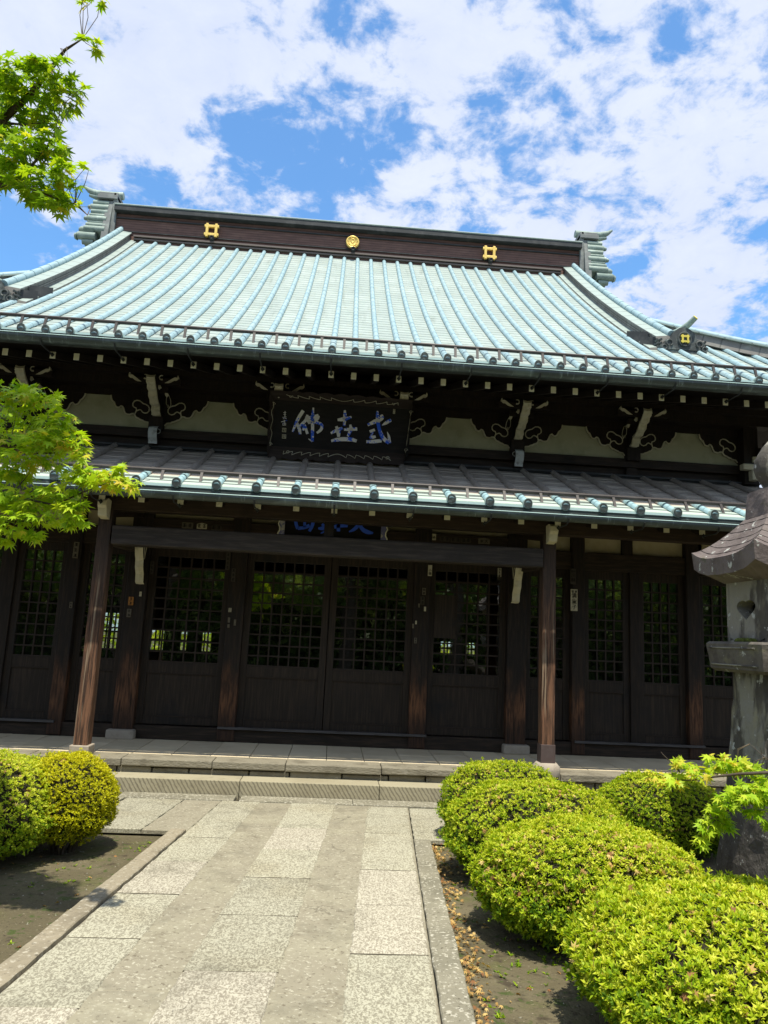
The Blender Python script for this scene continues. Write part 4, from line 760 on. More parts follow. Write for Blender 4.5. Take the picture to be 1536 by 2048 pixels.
# ------------------------------------------------------------------ lower roof
YL=7.50
def zl(y,x=0): return 3.045+.44*(y-YL)
LS=.408
m=MB(); y=YL; XLc=7.45
while y<9.36:
    y1=min(y+.15,9.37); xa=XLc-(y-YL); xb=XLc-(y1-YL)
    m.add([(-xa,y,zl(y)+.008),(xa,y,zl(y)+.008),(xb,y1+.003,zl(y1)),(-xb,y1+.003,zl(y1))],[(0,1,2,3)])
    m.add([(-xa,y,zl(y)-.004),(xa,y,zl(y)-.004),(xa,y,zl(y)+.008),(-xa,y,zl(y)+.008)],[(0,1,2,3)])
    y=y1
for sg in (-1,1): m.add([(sg*XLc,YL,zl(YL)),(sg*(XLc-1.87),9.37,zl(9.37)),(sg*(XLc-1.87),17,zl(9.37)),(sg*XLc,19,zl(YL))],[(0,1,2,3)])
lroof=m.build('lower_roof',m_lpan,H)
for k in range(-18,19):
    x=k*LS; yt=min(9.34,YL+XLc-abs(x)-.05)
    r=MB(); rib_mesh(x,YL-.02,yt,.039,zl,r,.20,.001)
    zc=zl(YL)+.02
    def disc2(mb,rad,yf,yb,mi):
        n=16; a=[(x+rad*math.cos(2*math.pi*j/n),yf,zc+rad*1.12*math.sin(2*math.pi*j/n)) for j in range(n)]; b=[(p[0],yb,p[2]) for p in a]
        mb.add(a+b,[tuple(range(n))]+[(j,(j+1)%n,n+(j+1)%n,n+j) for j in range(n)],mi)
    disc2(r,.050,YL-.026,YL+.04,1); disc2(r,.045,YL-.032,YL-.026,2)
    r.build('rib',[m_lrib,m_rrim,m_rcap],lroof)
zero=lambda x:0.
m=MB(); strip_box(m,YL-.002,YL+.05,2.955,3.022,-XLc,XLc,2,lf=zero); strip_box(m,YL+.045,YL+.09,2.925,2.99,-XLc,XLc,2,lf=zero); m.build('eave_fascia',M('weathered_green_fascia',(.05,.062,.055),.5,[((.20,.26,.24),6,.55,.7,(1,1,3)),((.03,.04,.038),5,.5,.7)],(.3,14)),H)
m=MB(); strip_box(m,YL-.010,YL+.03,3.022,3.046,-XLc,XLc,2,lf=zero); m.build('eave_edge',m_line,H)
gutter('lower_gutter',7.435,2.945,.058,-XLc,XLc,zero,H)
m=MB(); m.tube([(-7.2,7.74,3.243),(7.2,7.74,3.243)],.023,8)
for k in range(-18,18):
    x=(k+.5)*LS; m.hexa([(x-.013,7.655,zl(7.655)),(x+.013,7.655,zl(7.655)),(x+.013,7.67,zl(7.67)),(x-.013,7.67,zl(7.67))],[(x-.015,7.72,3.24),(x+.015,7.72,3.24),(x+.015,7.745,3.24),(x-.015,7.745,3.24)])
m.build('snow_rail',m_rail,H)
m=MB(); m.add([(-7.3,YL+.04,2.985),(7.3,YL+.04,2.985),(7.3,9.5,3.55),(-7.3,9.5,3.55)],[(0,1,2,3)]); m.build('eave_soffit',m_woodh,H)
r0=MB(); raft(r0,0,7.76,2.918,9.4,3.38,.034,.038); ra=r0.build('rafter',m_woodh,H,loc=(0,7.76,2.918))
c0=MB(); c0.box(-.032,.032,7.752,7.760,2.883,2.953); ca=c0.build('rafter_end',m_white,ra,loc=(0,7.76,2.918))
ra.location+=Vector((-17*LS,0,0)); WL[ra]+=Vector((-17*LS,0,0)); WL[ca]=WL[ra]
for k in range(-16,18): copy_part(ra,((k+17)*LS,0,0))
for k in range(-16,17,2):
    m=MB(); hook(m,k*LS+(.0),7.435,2.885); m.build('gutter_bracket',m_iron,H)
# ------------------------------------------------------------------ portico
XP=2.42
m=MB(); m.box(-7.3,7.3,7.92,8.06,2.815,2.965); m.build('eave_beam',M('brown_beam_wood',(.035,.024,.018),.6,[((.06,.04,.028),5,.42,.68,GX),((.02,.015,.012),2.5,.5,.8)],(.35,8,GX,.006)),H,bevel=.006)
m=MB(); m.box(-2.35,2.33,7.88,8.05,2.435,2.645)
m.build('portico_beam',M('weathered_beam',(.028,.023,.019),.6,[((.055,.044,.036),4,.42,.68,GX),((.025,.021,.018),2.0,.5,.8)],(.45,8,GX,.008)),H,bevel=.014)
m=MB(); m.box(-.10,.005,7.93,8.03,2.64,2.82); m.build('beam_strut',m_wood,H)
for x in (-2.44,2.41):
    w=.073; po=MB(); po.box(x-w,x+w,7.99-w,7.99+w,.36 if x<0 else .46,2.83); p=po.build('portico_post',m_post,H,bevel=.012)
    m=MB(); m.prism([(7.93,2.905),(7.80,2.915),(7.745,2.885),(7.75,2.83),(7.775,2.80),(7.80,2.72),(7.93,2.70)],0,x-.045,x+.045); m.build('carved_nose',m_cream,p,bevel=.010)
    ring_=MB(); ring(ring_,x+(.047 if x<0 else -.047),2.86,.0,7.8,.002) if False else None
    m=MB()
    if x<0: m.box(x-.10,x+.10,7.89,8.09,.25,.37); m.build('post_base',m_base,p,bevel=.01)
    else:
        m.box(x-.078,x+.078,7.912,8.068,.365,.555); m.build('metal_shoe',m_metal,p,bevel=.004)
        m=MB(); m.lathe([(.14,-.02),(.15,.03),(.145,.07),(.12,.10),(.105,.112),(.0,.112)],(x,7.99,.255),24); m.build('post_base',m_base,p)
    m=MB(); m.hexa([(x-.05,8.06,2.45),(x+.05,8.06,2.45),(x+.05,9.3,2.50),(x-.05,9.3,2.50)],[(x-.05,8.06,2.62),(x+.05,8.06,2.62),(x+.05,9.3,2.67),(x-.05,9.3,2.67)])
    m.build('tie_beam',m_woodh,H)
    # sloping brace seen between post and wall
    m=MB(); m.hexa([(x-.045,8.06,2.75),(x+.045,8.06,2.75),(x+.045,9.3,2.95),(x-.045,9.3,2.95)],[(x-.045,8.06,2.82),(x+.045,8.06,2.82),(x+.045,9.3,3.25),(x-.045,9.3,3.25)]); m.build('tie_beam',m_woodh,H)
# ------------------------------------------------------------------ door wall
YW=9.38
a1,a2,a3,am,a4,a5=1.165,2.40,3.20,3.96,4.73,5.6
for x,w in ((-a5,.11),(-a4,.09),(-a3,.085),(-a2,.125),(-a1,.105),(a1,.105),(a2,.125),(a3,.085),(a4,.09),(a5,.11)):
    m=MB(); m.box(x-w,x+w,YW-.10,YW+.10,.36 if abs(x) in (a2,) else .27,3.2); cl=m.build('column',m_col,H,bevel=.010)
    if abs(x)==a2: m=MB(); m.box(x-.165,x+.165,YW-.19,YW+.15,.25,.365); m.build('column_base',m_base,cl,bevel=.02)
for x in (-am,am): m=MB(); m.box(x-.06,x+.06,YW-.05,YW+.05,.42,2.6); m.build('mullion',m_wood,H,bevel=.006)
m=MB(); m.box(-5.6,5.6,YW-.075,YW+.06,.255,.415); m.build('sill_beam',m_woodh,H,bevel=.006)
m_thr=(M('worn_threshold',(.085,.08,.078),.5,[((.05,.045,.04),6,.45,.7,GX)]))
for a,b_ in ((-a1-.1,a1+.12),(a3-.05,a4+.1),(-5.5,-a3)): m=MB(); m.box(a,b_,YW-.125,YW-.076,.410,.437); m.build('threshold_rail',m_thr,H)
m=MB(); m.box(-5.6,5.6,YW-.070,YW+.06,2.585,2.815); m.build('lintel',m_woodh,H,bevel=.005)
for a,b_ in ((-a5,-a4),(-a4,-a3),(-a3,-a2),(-a2,-a1),(-a1,a1),(a1,a2),(a2,a3),(a3,3.87),(3.87,a4+.2),(a4,a5)):
    m=MB(); m.box(a+.02,b_-.02,YW+.0,YW+.03,2.80,3.2); m.build('plaster_panel',m_plaster2,H)
m=MB(); m.box(-a2+.1,a2-.1,YW-.075,YW+.05,2.81,2.945); m.build('head_board',m_woodh,H)
m=MB(); m.box(3.80,3.94,YW-.06,YW+.02,2.8,3.2); m.build('strut',m_wood,H)
m=MB(); m.box(-5.6,5.6,YW-.02,YW+.10,3.1,3.75); m.build('upper_boarding',m_wood,H)
def door(x0,x1,nc,solid=False,yo=0.,nr=10,name='lattice_door'):
    m=MB(); st_=.085; ya,yb=YW-.02+yo,YW+.025+yo
    m.box(x0,x0+st_,ya,yb,.425,2.59); m.box(x1-st_,x1,ya,yb,.425,2.59)
    for z0,z1 in ((.425,.52),(1.04,1.165),(2.475,2.59)): m.box(x0+st_,x1-st_,ya+.004,yb-.004,z0,z1)
    d=m.build(name,m_board,H,bevel=.004)
    a,b_=x0+st_,x1-st_
    m=MB(); m.box(a,b_,ya+.018,yb-.012,.51,1.05); m.build('door_panel',m_board,d)
    m=MB(); 
    for i in range(1,nc): x=a+(b_-a)*i/nc; m.box(x-.0095,x+.0095,ya+.008,ya+.026,1.16,2.48)
    for i in range(1,nr): z=1.165+1.31*i/nr; m.box(a,b_,ya+.011,ya+.029,z-.0095,z+.0095)
    m.box(a,b_,ya+.002,ya+.03,1.165,1.183)
    m.build('lattice',m_latt,d)
    m=MB(); m.box(a,b_,ya+.033,ya+.037,1.16,2.48); m.build('glass_pane',m_glass,d)
    m=MB(); m.box(a-.0,b_+.0,ya-.004,ya+.004,.515,.53); m.build('panel_trim',m_latt,d); m=MB(); m.box(a,b_,ya-.004,ya+.004,1.028,1.043); m.build('panel_trim',m_latt,d)
    return d
door(-a1+.10,-.005,7); door(.005,a1-.10,7,yo=.0)
door(-a2+.12,-a1-.10,6,yo=.02); door(a1+.10,a2-.12,6,yo=.02)
door(-a3+.08,-a2-.12,4,yo=.03); door(a2+.12,a3-.08,4,yo=.03)
for sg in (-1,1):
    for p,q in ((a3+.08,am-.055),(am+.055,a4-.08),(a4+.09,a5-.1)):
        door(min(sg*p,sg*q),max(sg*p,sg*q),4,yo=.01)
m=MB(); m.box(1.345,1.62,YW-.015,YW-.005,1.62,2.17); m.build('wooden_board',m_board,H)   # dark board hung on the lattice
# painted brackets on the columns beneath the beam
for x in (-2.33,2.335):
    m=MB(); pr=[(9.28,2.72),(8.93,2.74),(8.92,2.66),(8.96,2.58),(8.95,2.52),(8.99,2.44),(9.03,2.38),(9.04,2.30),(9.10,2.22),(9.12,2.12),(9.17,2.10),(9.28,2.3)]
    m.prism(pr,0,x-.045,x+.045); b_=m.build('column_bracket',m_wood,H,bevel=.003)
    m=MB()
    for i in range(1,10):
        (ya,za),(yb,zb)=pr[i],pr[i+1]; m.add([(x-.049,ya-.003,za),(x,ya-.013,za-.004),(x+.049,ya-.003,za),(x-.049,yb-.003,zb),(x,yb-.013,zb-.004),(x+.049,yb-.003,zb)],[(0,1,4,3),(1,2,5,4)])
    s=1 if x<0 else -1
    m.tube([(x+s*.05,9.06+.03*math.cos(t)+.02*math.sin(2*t),2.5+.10*math.sin(t)) for t in [2*math.pi*i/16 for i in range(17)]],.004,5)
    m.build('painted_face',m_cream,b_)
# stickers
def sticker(x,z,w,h,t,shape=0,txt=None,y=9.262):
    m=MB(); th=.003
    po=[(x-w/2,z-h/2),(x+w/2,z-h/2),(x+w/2,z+h/2*(.6 if shape else 1)),(x,z+h/2),(x-w/2,z+h/2*(.6 if shape else 1))]
    m.prism(po,1,y,y+.015)
    mat=m_paperor if t>1.2 else (m_paper if t>.7 else (m_paper2 if t>.35 else m_paper3))
    s=m.build('sticker',mat,H)
    n=MB()
    if txt is None and min(w,h)>.028:
        horizontal=w>h; c=max(2,int(round(max(w,h)/min(w,h)*1.0)))
        for i in range(c):
            u=(i+.5)/c; a=min(w,h)*.68; cx_,cz_=(x-w/2+w*u,z) if horizontal else (x,z-h/2+h*u); a=min(a,max(w,h)/c*.8)
            for q in range(3): zz_=cz_-a/2+a*(q+.4)/2.9; n.box(cx_-a/2*random.uniform(.7,1),cx_+a/2*random.uniform(.7,1),y-.0015,y+.001,zz_-a*.07,zz_+a*.07)
            n.box(cx_-a*.07,cx_+a*.07,y-.002,y+.001,cz_-a/2,cz_+a/2); qx=random.uniform(-.3,.3)*a; n.box(cx_+qx-a*.06,cx_+qx+a*.06,y-.0025,y+.001,cz_-a*.4,cz_+a*.25)
        n.build('lettering',m_ink,s)
    if txt:
        for ch,dx,dz,sz in txt:
            cu_=bpy.data.curves.new('lettering','FONT'); cu_.body=ch; cu_.size=sz; cu_.align_x='CENTER'; cu_.align_y='CENTER'; cu_.extrude=.001; cu_.offset=.0008
            to=bpy.data.objects.new('lettering',cu_); COL.objects.link(to)
            dg=bpy.context.evaluated_depsgraph_get(); dg.update(); me=bpy.data.meshes.new_from_object(to.evaluated_get(dg)); bpy.data.objects.remove(to)
            me.materials.clear(); me.materials.append(m_ink); o=bpy.data.objects.new('lettering',me); COL.objects.link(o); o.parent=s
            o.rotation_euler=(R(90),0,0); o.location=Vector((x+dx,y-.002,z+dz))-WL[s]; WL[o]=Vector((0,0,0))
for i,(x,z,w,h,t) in enumerate(TR['stick']):
    if i==0: sticker(x,z,w,h,1,0,[('東',.021,.105,.034),('荘',-.021,.105,.034),('満',0,.053,.066),('童',0,-.022,.066),('子',0,-.092,.066)])
    elif i==1: sticker(x,z,w,h,t,0,[('神',.016,.062,.028),('田',-.016,.062,.028),('川',0,.012,.052),('林',0,-.05,.060)])
    elif i==2: sticker(x,z,w,h,t,0,[('小',0,.0,.036),('森',0,-.042,.040)])
    else: sticker(x,z,w,h,t)
for i,(x,z,w,h,t,s) in enumerate(TR['stick2']):
    if i==3: sticker(x,z,w,h,t,0,[('講',-.04,-.01,.040),('中',.0,-.01,.040),('会',.04,-.01,.040)],y=9.30)
    elif i==8: sticker(x,z,w,h,t,1,[('大',.03,-.01,.045),('木',-.03,-.01,.045)],y=9.30)
    else: sticker(x,z,w,h,t,s,y=9.30)
# ------------------------------------------------------------------ interior seen through the panes
m=MB(); m.box(-5.6,5.6,9.5,17.2,.2,.24); m.build('interior_floor',m_int,H)
m=MB(); m.box(-5.6,5.6,9.5,17.2,3.0,3.05); m.build('ceiling',m_int,H)
bw=sorted(TR['bwin']); bw=[w for w in bw if w[2]<5.5 and w[0]>-5.5]
m=MB(); xs_=-5.6
for x0,z0,x1,z1 in bw:
    m.box(xs_,x0,17.0,17.1,.24,3.0); m.box(x0,x1,17.0,17.1,.24,z0); m.box(x0,x1,17.0,17.1,z1,3.0)
    n=max(2,int((x1-x0)/.075)); 
    for i in range(1,n): m.box(x0+(x1-x0)*i/n-.014,x0+(x1-x0)*i/n+.014,17.02,17.06,z0,z1)
    m.box(x0,x1,17.01,17.05,(z0+z1)/2-.02,(z0+z1)/2+.02); xs_=x1
m.box(xs_,5.6,17.0,17.1,.24,3.0); m.build('rear_wall',m_int,H)
for x in (-2.4,2.4,-1.1,1.2):
    m=MB(); m.box(x-.12,x+.12,13.4,13.64,.24,3.0); m.build('inner_column',m_int,H)
# ------------------------------------------------------------------ plaques
PO=Vector(TR['plq']['o']); PU=Vector(TR['plq']['up']); PN=Vector(TR['plq']['n']); PR=Vector((1,0,0))
def pm(u,v,d): return PO+PR*u+PU*v+PN*d
pq=thing('name_plaque','large carved plaque with flaking blue and white characters hanging under the upper eaves','plaque',tuple(PO))
m=MB(); m.hexa([pm(-.86,.05,-.03),pm(.90,.05,-.03),pm(.90,.05,0),pm(-.86,.05,0)],[pm(-.86,.70,-.03),pm(.90,.70,-.03),pm(.90,.70,0),pm(-.86,.70,0)])
pbd=m.build('board',M('plaque_board',(.008,.0075,.008),.6,[((.016,.014,.013),5,.45,.7,(1,6,6))]),pq)
I=[(-.835,.665),(.893,.655),(.858,.085),(-.85,.08)]; O=[(-.885,.775),(.895,.77),(.835,-.045),(-.885,-.06)]
m_pfr=M('plaque_frame',(.030,.022,.017),.6,[((.05,.037,.028),4,.45,.7,GX)])
def scallop(p0,p1,dd,n,depth,sgn):
    pass
for i in range(4):
    a,b_=I[i],I[(i+1)%4]; c,d=O[(i+1)%4],O[i]
    m=MB(); n=36; vin=[];vout=[];bin_=[];bout=[]
    dx,dy=c[0]-d[0],c[1]-d[1]; L_=math.hypot(dx,dy); nx,ny=dy/L_,-dx/L_
    if (d[0]+nx*.1)**2+(d[1]-.35+ny*.1)**2 < d[0]**2+(d[1]-.35)**2: nx,ny=-nx,-ny
    for k in range(n+1):
        t=k/n; sc=.020*abs(math.sin(t*math.pi*(9 if i%2==0 else 4)))*(math.sin(math.pi*t)**.5)
        pi_=(a[0]+(b_[0]-a[0])*t,a[1]+(b_[1]-a[1])*t); po_=(d[0]+(c[0]-d[0])*t+nx*sc,d[1]+(c[1]-d[1])*t+ny*sc)
        vin.append(pm(*pi_,.004)); vout.append(pm(*po_,.095)); bin_.append(pm(*pi_,-.028)); bout.append(pm(*po_,.070))
    vs=vin+vout+bin_+bout; q=n+1
    fs=[(k,k+1,q+k+1,q+k) for k in range(n)]+[(2*q+k,3*q+k,3*q+k+1,2*q+k+1) for k in range(n)]+[(q+k,q+k+1,3*q+k+1,3*q+k) for k in range(n)]
    m.add(vs,fs); fr=m.build('frame',m_pfr,pq)
    # painted wave line along each side
    m=MB(); w=[]; nw={0:10,2:12,1:3,3:3}[i]
    for k in range(361):
        t=.10+.80*k/360; ph=(t-.1)/.8*nw; f=ph-math.floor(ph); 
        if i%2==0: wv=(1-f)**1.8*.036*(1 if t<.5 else 1) if t<.5 else f**1.8*.036
        else: wv=.022*math.sin(ph*2*math.pi)
        s_=.52+(.0 if i%2 else -.0); 
        pi_=(a[0]+(b_[0]-a[0])*t,a[1]+(b_[1]-a[1])*t); po_=(d[0]+(c[0]-d[0])*t,d[1]+(c[1]-d[1])*t)
        mixf=s_+wv/.12-.15
        p=(pi_[0]+(po_[0]-pi_[0])*mixf,pi_[1]+(po_[1]-pi_[1])*mixf); w.append(pm(*p,.004+.091*mixf+.004))
    m.tube(w,.0035,5)
    for t in (.13,.87):
        ce=Vector(w[int((t-.1)/.8*360)]); 
        m.tube([ce+(PR*math.cos(q_)+PU*math.sin(q_))*(.026-.0016*j) for j,q_ in enumerate([j*.6 for j in range(14)])],.0032,5)
    m.build('painted_wave',m_cream,fr)
m=MB()
for i,s_ in enumerate(TR['strokes']): stroke(m,s_,pm,.012 if i<25 else .008,0,.07 if i<25 else .0)
m.v=[(p[0],p[1]-.0005*0,p[2]) for p in m.v]
m.build('lettering',m_callig,pbd)
m=MB()
for (u,v),(a,b_) in zip(TR['seals'],((.05,.052),(.05,.052),(.026,.06))):
    def bar(x0,x1,y0,y1): m.hexa([pm(x0,y0,.0),pm(x1,y0,.0),pm(x1,y0,.008),pm(x0,y0,.008)],[pm(x0,y1,.0),pm(x1,y1,.0),pm(x1,y1,.008),pm(x0,y1,.008)])
    t=.006
    bar(u-a/2,u+a/2,v-b_/2,v-b_/2+t); bar(u-a/2,u+a/2,v+b_/2-t,v+b_/2); bar(u-a/2,u-a/2+t,v-b_/2,v+b_/2); bar(u+a/2-t,u+a/2,v-b_/2,v+b_/2)
    bar(u-t/2,u+t/2,v-b_*.35,v+b_*.35); bar(u-a*.3,u+a*.3,v-.002,v+.003)
    if a>.03: bar(u-a*.3,u+a*.3,v+b_*.22,v+b_*.3); bar(u+a*.2,u+a*.3,v-b_*.35,v+b_*.1)
m.build('lettering',m_cream,pbd)
q2=thing('name_plaque','blue lettered plaque half hidden behind the portico beam above the middle doors','plaque',(0,9.1,3.0))
m=MB(); m.box(-.62,.60,9.06,9.10,2.78,3.24); bd=m.build('board',bpy.data.materials['plaque_board'],q2)
m=MB()
for s_ in TR['lstrokes']: stroke(m,s_,lambda u,v,d:(u,9.06-d,v),.010,0,.04)
# upper halves of the three characters, hidden behind the eave beam from the path
for s_ in ([(-.52,3.0,.05),(-.53,3.12,.05)],[(-.40,2.98,.05),(-.40,3.17,.05)],[(-.25,3.0,.05),(-.24,3.12,.05)],[(-.12,3.0,.05),(-.04,3.14,.04)],[(.02,3.0,.05),(.05,3.15,.04)],[(.27,2.97,.05),(.31,3.17,.05)]): stroke(m,s_,lambda u,v,d:(u,9.06-d,v),.010,0,.04)
m.build('lettering',m_blue,bd)
for x,sg in ((-.645,-1),(.625,1)):
    m=MB(); po=[(x-sg*.035,2.76)]+[(x+sg*(.03+.014*math.sin(i*1.9)),2.76+.04*i) for i in range(13)]+[(x-sg*.035,3.24)]
    m.prism(po,1,9.0,9.07); fr=m.build('frame',M('pale_blue_frame',(.14,.15,.30),.7,[((.45,.45,.42),9,.5,.6)]) if sg<0 else bpy.data.materials['pale_blue_frame'],q2)
    m=MB(); m.tube([(x+sg*(.03+.014*math.sin(i*1.9)),8.997,2.76+.04*i) for i in range(13)],.009,6); m.build('frame_edge',m_white,fr)
for z in (2.76,3.24): m=MB(); m.box(-.66,.64,9.02,9.08,z-.02,z+.02); m.build('frame',m_pfr,q2)
# ------------------------------------------------------------------ stone lantern
LC=(3.262,5.10)
ln=thing('stone_lantern','tall weathered stone lantern with mossy peaked roof beside the azaleas','stone lantern',(LC[0],LC[1],.04))
def frus(mb,z0,z1,h0,h1,n=10,amp=.0,bul=0.,cx=LC[0],cy=LC[1],tz=0):
    """square frustum with subdivided, slightly uneven faces"""
    ns=7; vs=[]
    for i in range(n+1):
        t=i/n; h=h0+(h1-h0)*t-bul*math.sin(math.pi*t); z=z0+(z1-z0)*t
        for k in range(4*ns):
            s_,f=divmod(k,ns); f=f/ns*2-1
            x,y={0:(f*h,-h),1:(h,f*h),2:(-f*h,h),3:(-h,-f*h)}[s_]
            rr=1-.035*(abs(f)**14)
            j=amp*(math.sin(x*31+z*17)+math.sin(y*27-z*23)+math.sin((x+y)*53+z*41)*.6)
            vs.append((cx+x*rr+j*(1 if s_ in (1,3) else .3),cy+y*rr+j*(1 if s_ in (0,2) else .3),z))
    q=4*ns; fs=[(i*q+k,i*q+(k+1)%q,(i+1)*q+(k+1)%q,(i+1)*q+k) for i in range(n) for k in range(q)]
    mb.add(vs,fs,0,False); mb.add(vs[:q],[tuple(range(q-1,-1,-1))]); mb.add(vs[-q:],[tuple(range(q))])
m=MB(); frus(m,-.12,1.50,.385,.235,22,.0035,.018); m.build('shaft',m_shaft,ln)
m=MB(); frus(m,1.47,1.492,.33,.358,2,.001); frus(m,1.492,1.668,.358,.377,6,.002); frus(m,1.668,1.685,.377,.362,2,.001); m.build('platform',M('dark_lantern_stone',(.13,.118,.10),.9,[((.08,.07,.062),5,.42,.66),((.17,.16,.10),7,.56,.74)],(.8,18,(1,1,1),.015),extra=lichen),ln)
# carved border on the platform faces
m=MB()
for (ax,s_) in ((0,-1),(1,-1)):
    for z,hh in ((1.640,.366),(1.52,.353)):
        if ax==0: m.tube([(LC[0]-hh-.012,LC[1]-.30,z),(LC[0]-hh-.012,LC[1]+.30,z)],.006,5)
        else: m.tube([(LC[0]-.30,LC[1]-hh-.012,z),(LC[0]+.30,LC[1]-hh-.012,z)],.006,5)
m.build('carved_border',m_lant,ln)
# light chamber with heart shaped openings
hz=1.925; h=.252
def heart(n=28,s=.070):
    o=[]
    for i in range(n):
        t=2*math.pi*i/n; o.append((s*1.75*math.sin(t)**3,s*(1.05*math.cos(t)-.26*math.cos(2*t)-.08*math.cos(3*t)-.03*math.cos(4*t)))) 
    return o
m=MB(); z0,z1=1.68,2.16
def face(ax,sg,hole):
    n=28
    if hole:
        ring1=heart(n); ring2=[]
        for a,b_ in ring1:
            l=max(abs(a)/h if a else 1e-6,abs(b_)/(.24) if b_ else 1e-6); 
            ring2.append((a/l,b_/l))
        pts=[(a,hz+b_) for a,b_ in ring1]+[(a,(z0+z1)/2+b_) for a,b_ in ring2]+[(a*1.0,hz+b_) for a,b_ in ring1]
    def W_(a,z,d=0.):
        t=(z-z0)/(z1-z0); hh=h-.0*t+d
        return (LC[0]+sg*hh,LC[1]+a,z) if ax==0 else (LC[0]+a,LC[1]+sg*hh,z)
    vs=[W_(a,z) for a,z in pts[:2*n]]+[W_(a,z,-.12) for a,z in pts[2*n:]]
    m.add(vs,[(k,(k+1)%n,n+(k+1)%n,n+k) for k in range(n)]); m.add(vs,[(k,(k+1)%n,2*n+(k+1)%n,2*n+k) for k in range(n)])
    # corners of the panel
    q=[W_(-h,z0),W_(h,z0),W_(h,z1),W_(-h,z1)]
for ax in (0,1):
    face(ax,-1,True)
    for q_ in (1,):
        (m.box(LC[0]+h-.02,LC[0]+h,LC[1]-h+.003,LC[1]+h-.003,1.70,2.14) if ax==0 else m.box(LC[0]-h+.003,LC[0]+h-.021,LC[1]+h-.02,LC[1]+h-.001,1.70,2.14))
m.box(LC[0]-h+.005,LC[0]+h-.005,LC[1]-h+.005,LC[1]+h-.005,1.68,1.70); m.box(LC[0]-h+.005,LC[0]+h-.005,LC[1]-h+.005,LC[1]+h-.005,2.14,2.17)
for a,b_ in ((-1,-1),(1,-1),(1,1),(-1,1)): m.box(LC[0]+a*h-.014*(a+1)-(.0 if a>0 else .0)*1+(-.002 if a<0 else .002-.0),LC[0]+a*h+.014*(1-a)+(0 if a>0 else 0)+.002*a*0,LC[1]+b_*h-.014*(b_+1)-.002,LC[1]+b_*h+.014*(1-b_)+.002,1.68,2.15)
m.build('light_chamber',m_lant,ln)
m=MB()
for k in range(60):
    a=random.uniform(-.16,.02); x=LC[0]-.30+random.uniform(-.03,.03); y=LC[1]+a; s_=random.uniform(.008,.022)
    m.lathe([(s_*.6,0),(s_,s_*.5),(s_*.5,s_*1.3),(0,s_*1.5)],(x,y,1.683),6)
m.build('moss_clump',m_moss,ln)
# curved roof with sawn steps
def kasa(mb,z0,h0,h1,zt,mi=0):
    ns=12; nr=14; vs=[]
    def up_(f): return .075*abs(f)**3.2
    for i in range(nr+1):
        t=i/nr; hh=h0+(h1-h0)*t
        step=.006*((t*6)%1)*.3
        zc=z0+.125+(zt-z0-.125)*(t**1.25)*1.0
        for k in range(4*ns):
            s_,f=divmod(k,ns); f=f/ns*2-1
            x,y={0:(f*hh,-hh),1:(hh,f*hh),2:(-f*hh,hh),3:(-hh,-f*hh)}[s_]
            z=zc+up_(f)*(1-t)**1.6-step; n_=.0015*math.sin(x*60+y*47)
            vs.append((LC[0]+x+n_,LC[1]+y+n_,z))
    q=4*ns; mb.add(vs,[(i*q+k,i*q+(k+1)%q,(i+1)*q+(k+1)%q,(i+1)*q+k) for i in range(nr) for k in range(q)],mi)
    # edge and underside
    lo=[]; un=[]
    for k in range(q):
        s_,f=divmod(k,ns); f=f/ns*2-1; hh=h0-.012
        x,y={0:(f*hh,-hh),1:(hh,f*hh),2:(-f*hh,hh),3:(-hh,-f*hh)}[s_]
        lo.append((LC[0]+x,LC[1]+y,z0+up_(f)*.9+.002*math.sin(k*2.7))); g_=.27/h0
        un.append((LC[0]+x*g_,LC[1]+y*g_,z0-.045))
    a=vs[:q]; mb.add(a+lo+un,[(k,(k+1)%q,q+(k+1)%q,q+k) for k in range(q)]+[(q+k,q+(k+1)%q,2*q+(k+1)%q,2*q+k) for k in range(q)]+[tuple(range(2*q,3*q))],mi)
m=MB(); kasa(m,2.165,.43,.13,2.63); rfp=m.build('lantern_roof',m_lanr,ln)
m=MB()
for i in range(1,6):
    t=i/6.; hh=.43+(.13-.43)*t; zc=2.165+.125+(2.63-2.29)*t**1.25; pts=[]
    ns=12
    for k in range(4*ns+1):
        s_,f=divmod(k%(4*ns),ns); f=f/ns*2-1
        x,y={0:(f*hh,-hh),1:(hh,f*hh),2:(-f*hh,hh),3:(-hh,-f*hh)}[s_]; pts.append((LC[0]+x,LC[1]+y,zc+.075*abs(f)**3.2*(1-t)**1.6-.0005))
    m.tube(pts,.003,5)
m.build('roof_groove',M('dark_groove',(.03,.025,.022),.95),rfp)  # dark rings draw the step lines across the roof
m=MB(); frus(m,2.60,2.80,.155,.135,5,.002); m.build('finial_base',m_lanr,ln)
m=MB(); m.lathe([(.10,2.79),(.07,2.83),(.08,2.86),(.12,2.91),(.132,2.97),(.128,3.03),(.10,3.09),(.07,3.14),(.02,3.19),(0,3.20)],(LC[0],LC[1],0),18); 
m.v=[(x+.006*math.sin(z*40+y*30),y+.006*math.sin(z*37+x*44),z) for x,y,z in m.v]; m.build('finial',m_lant,ln)
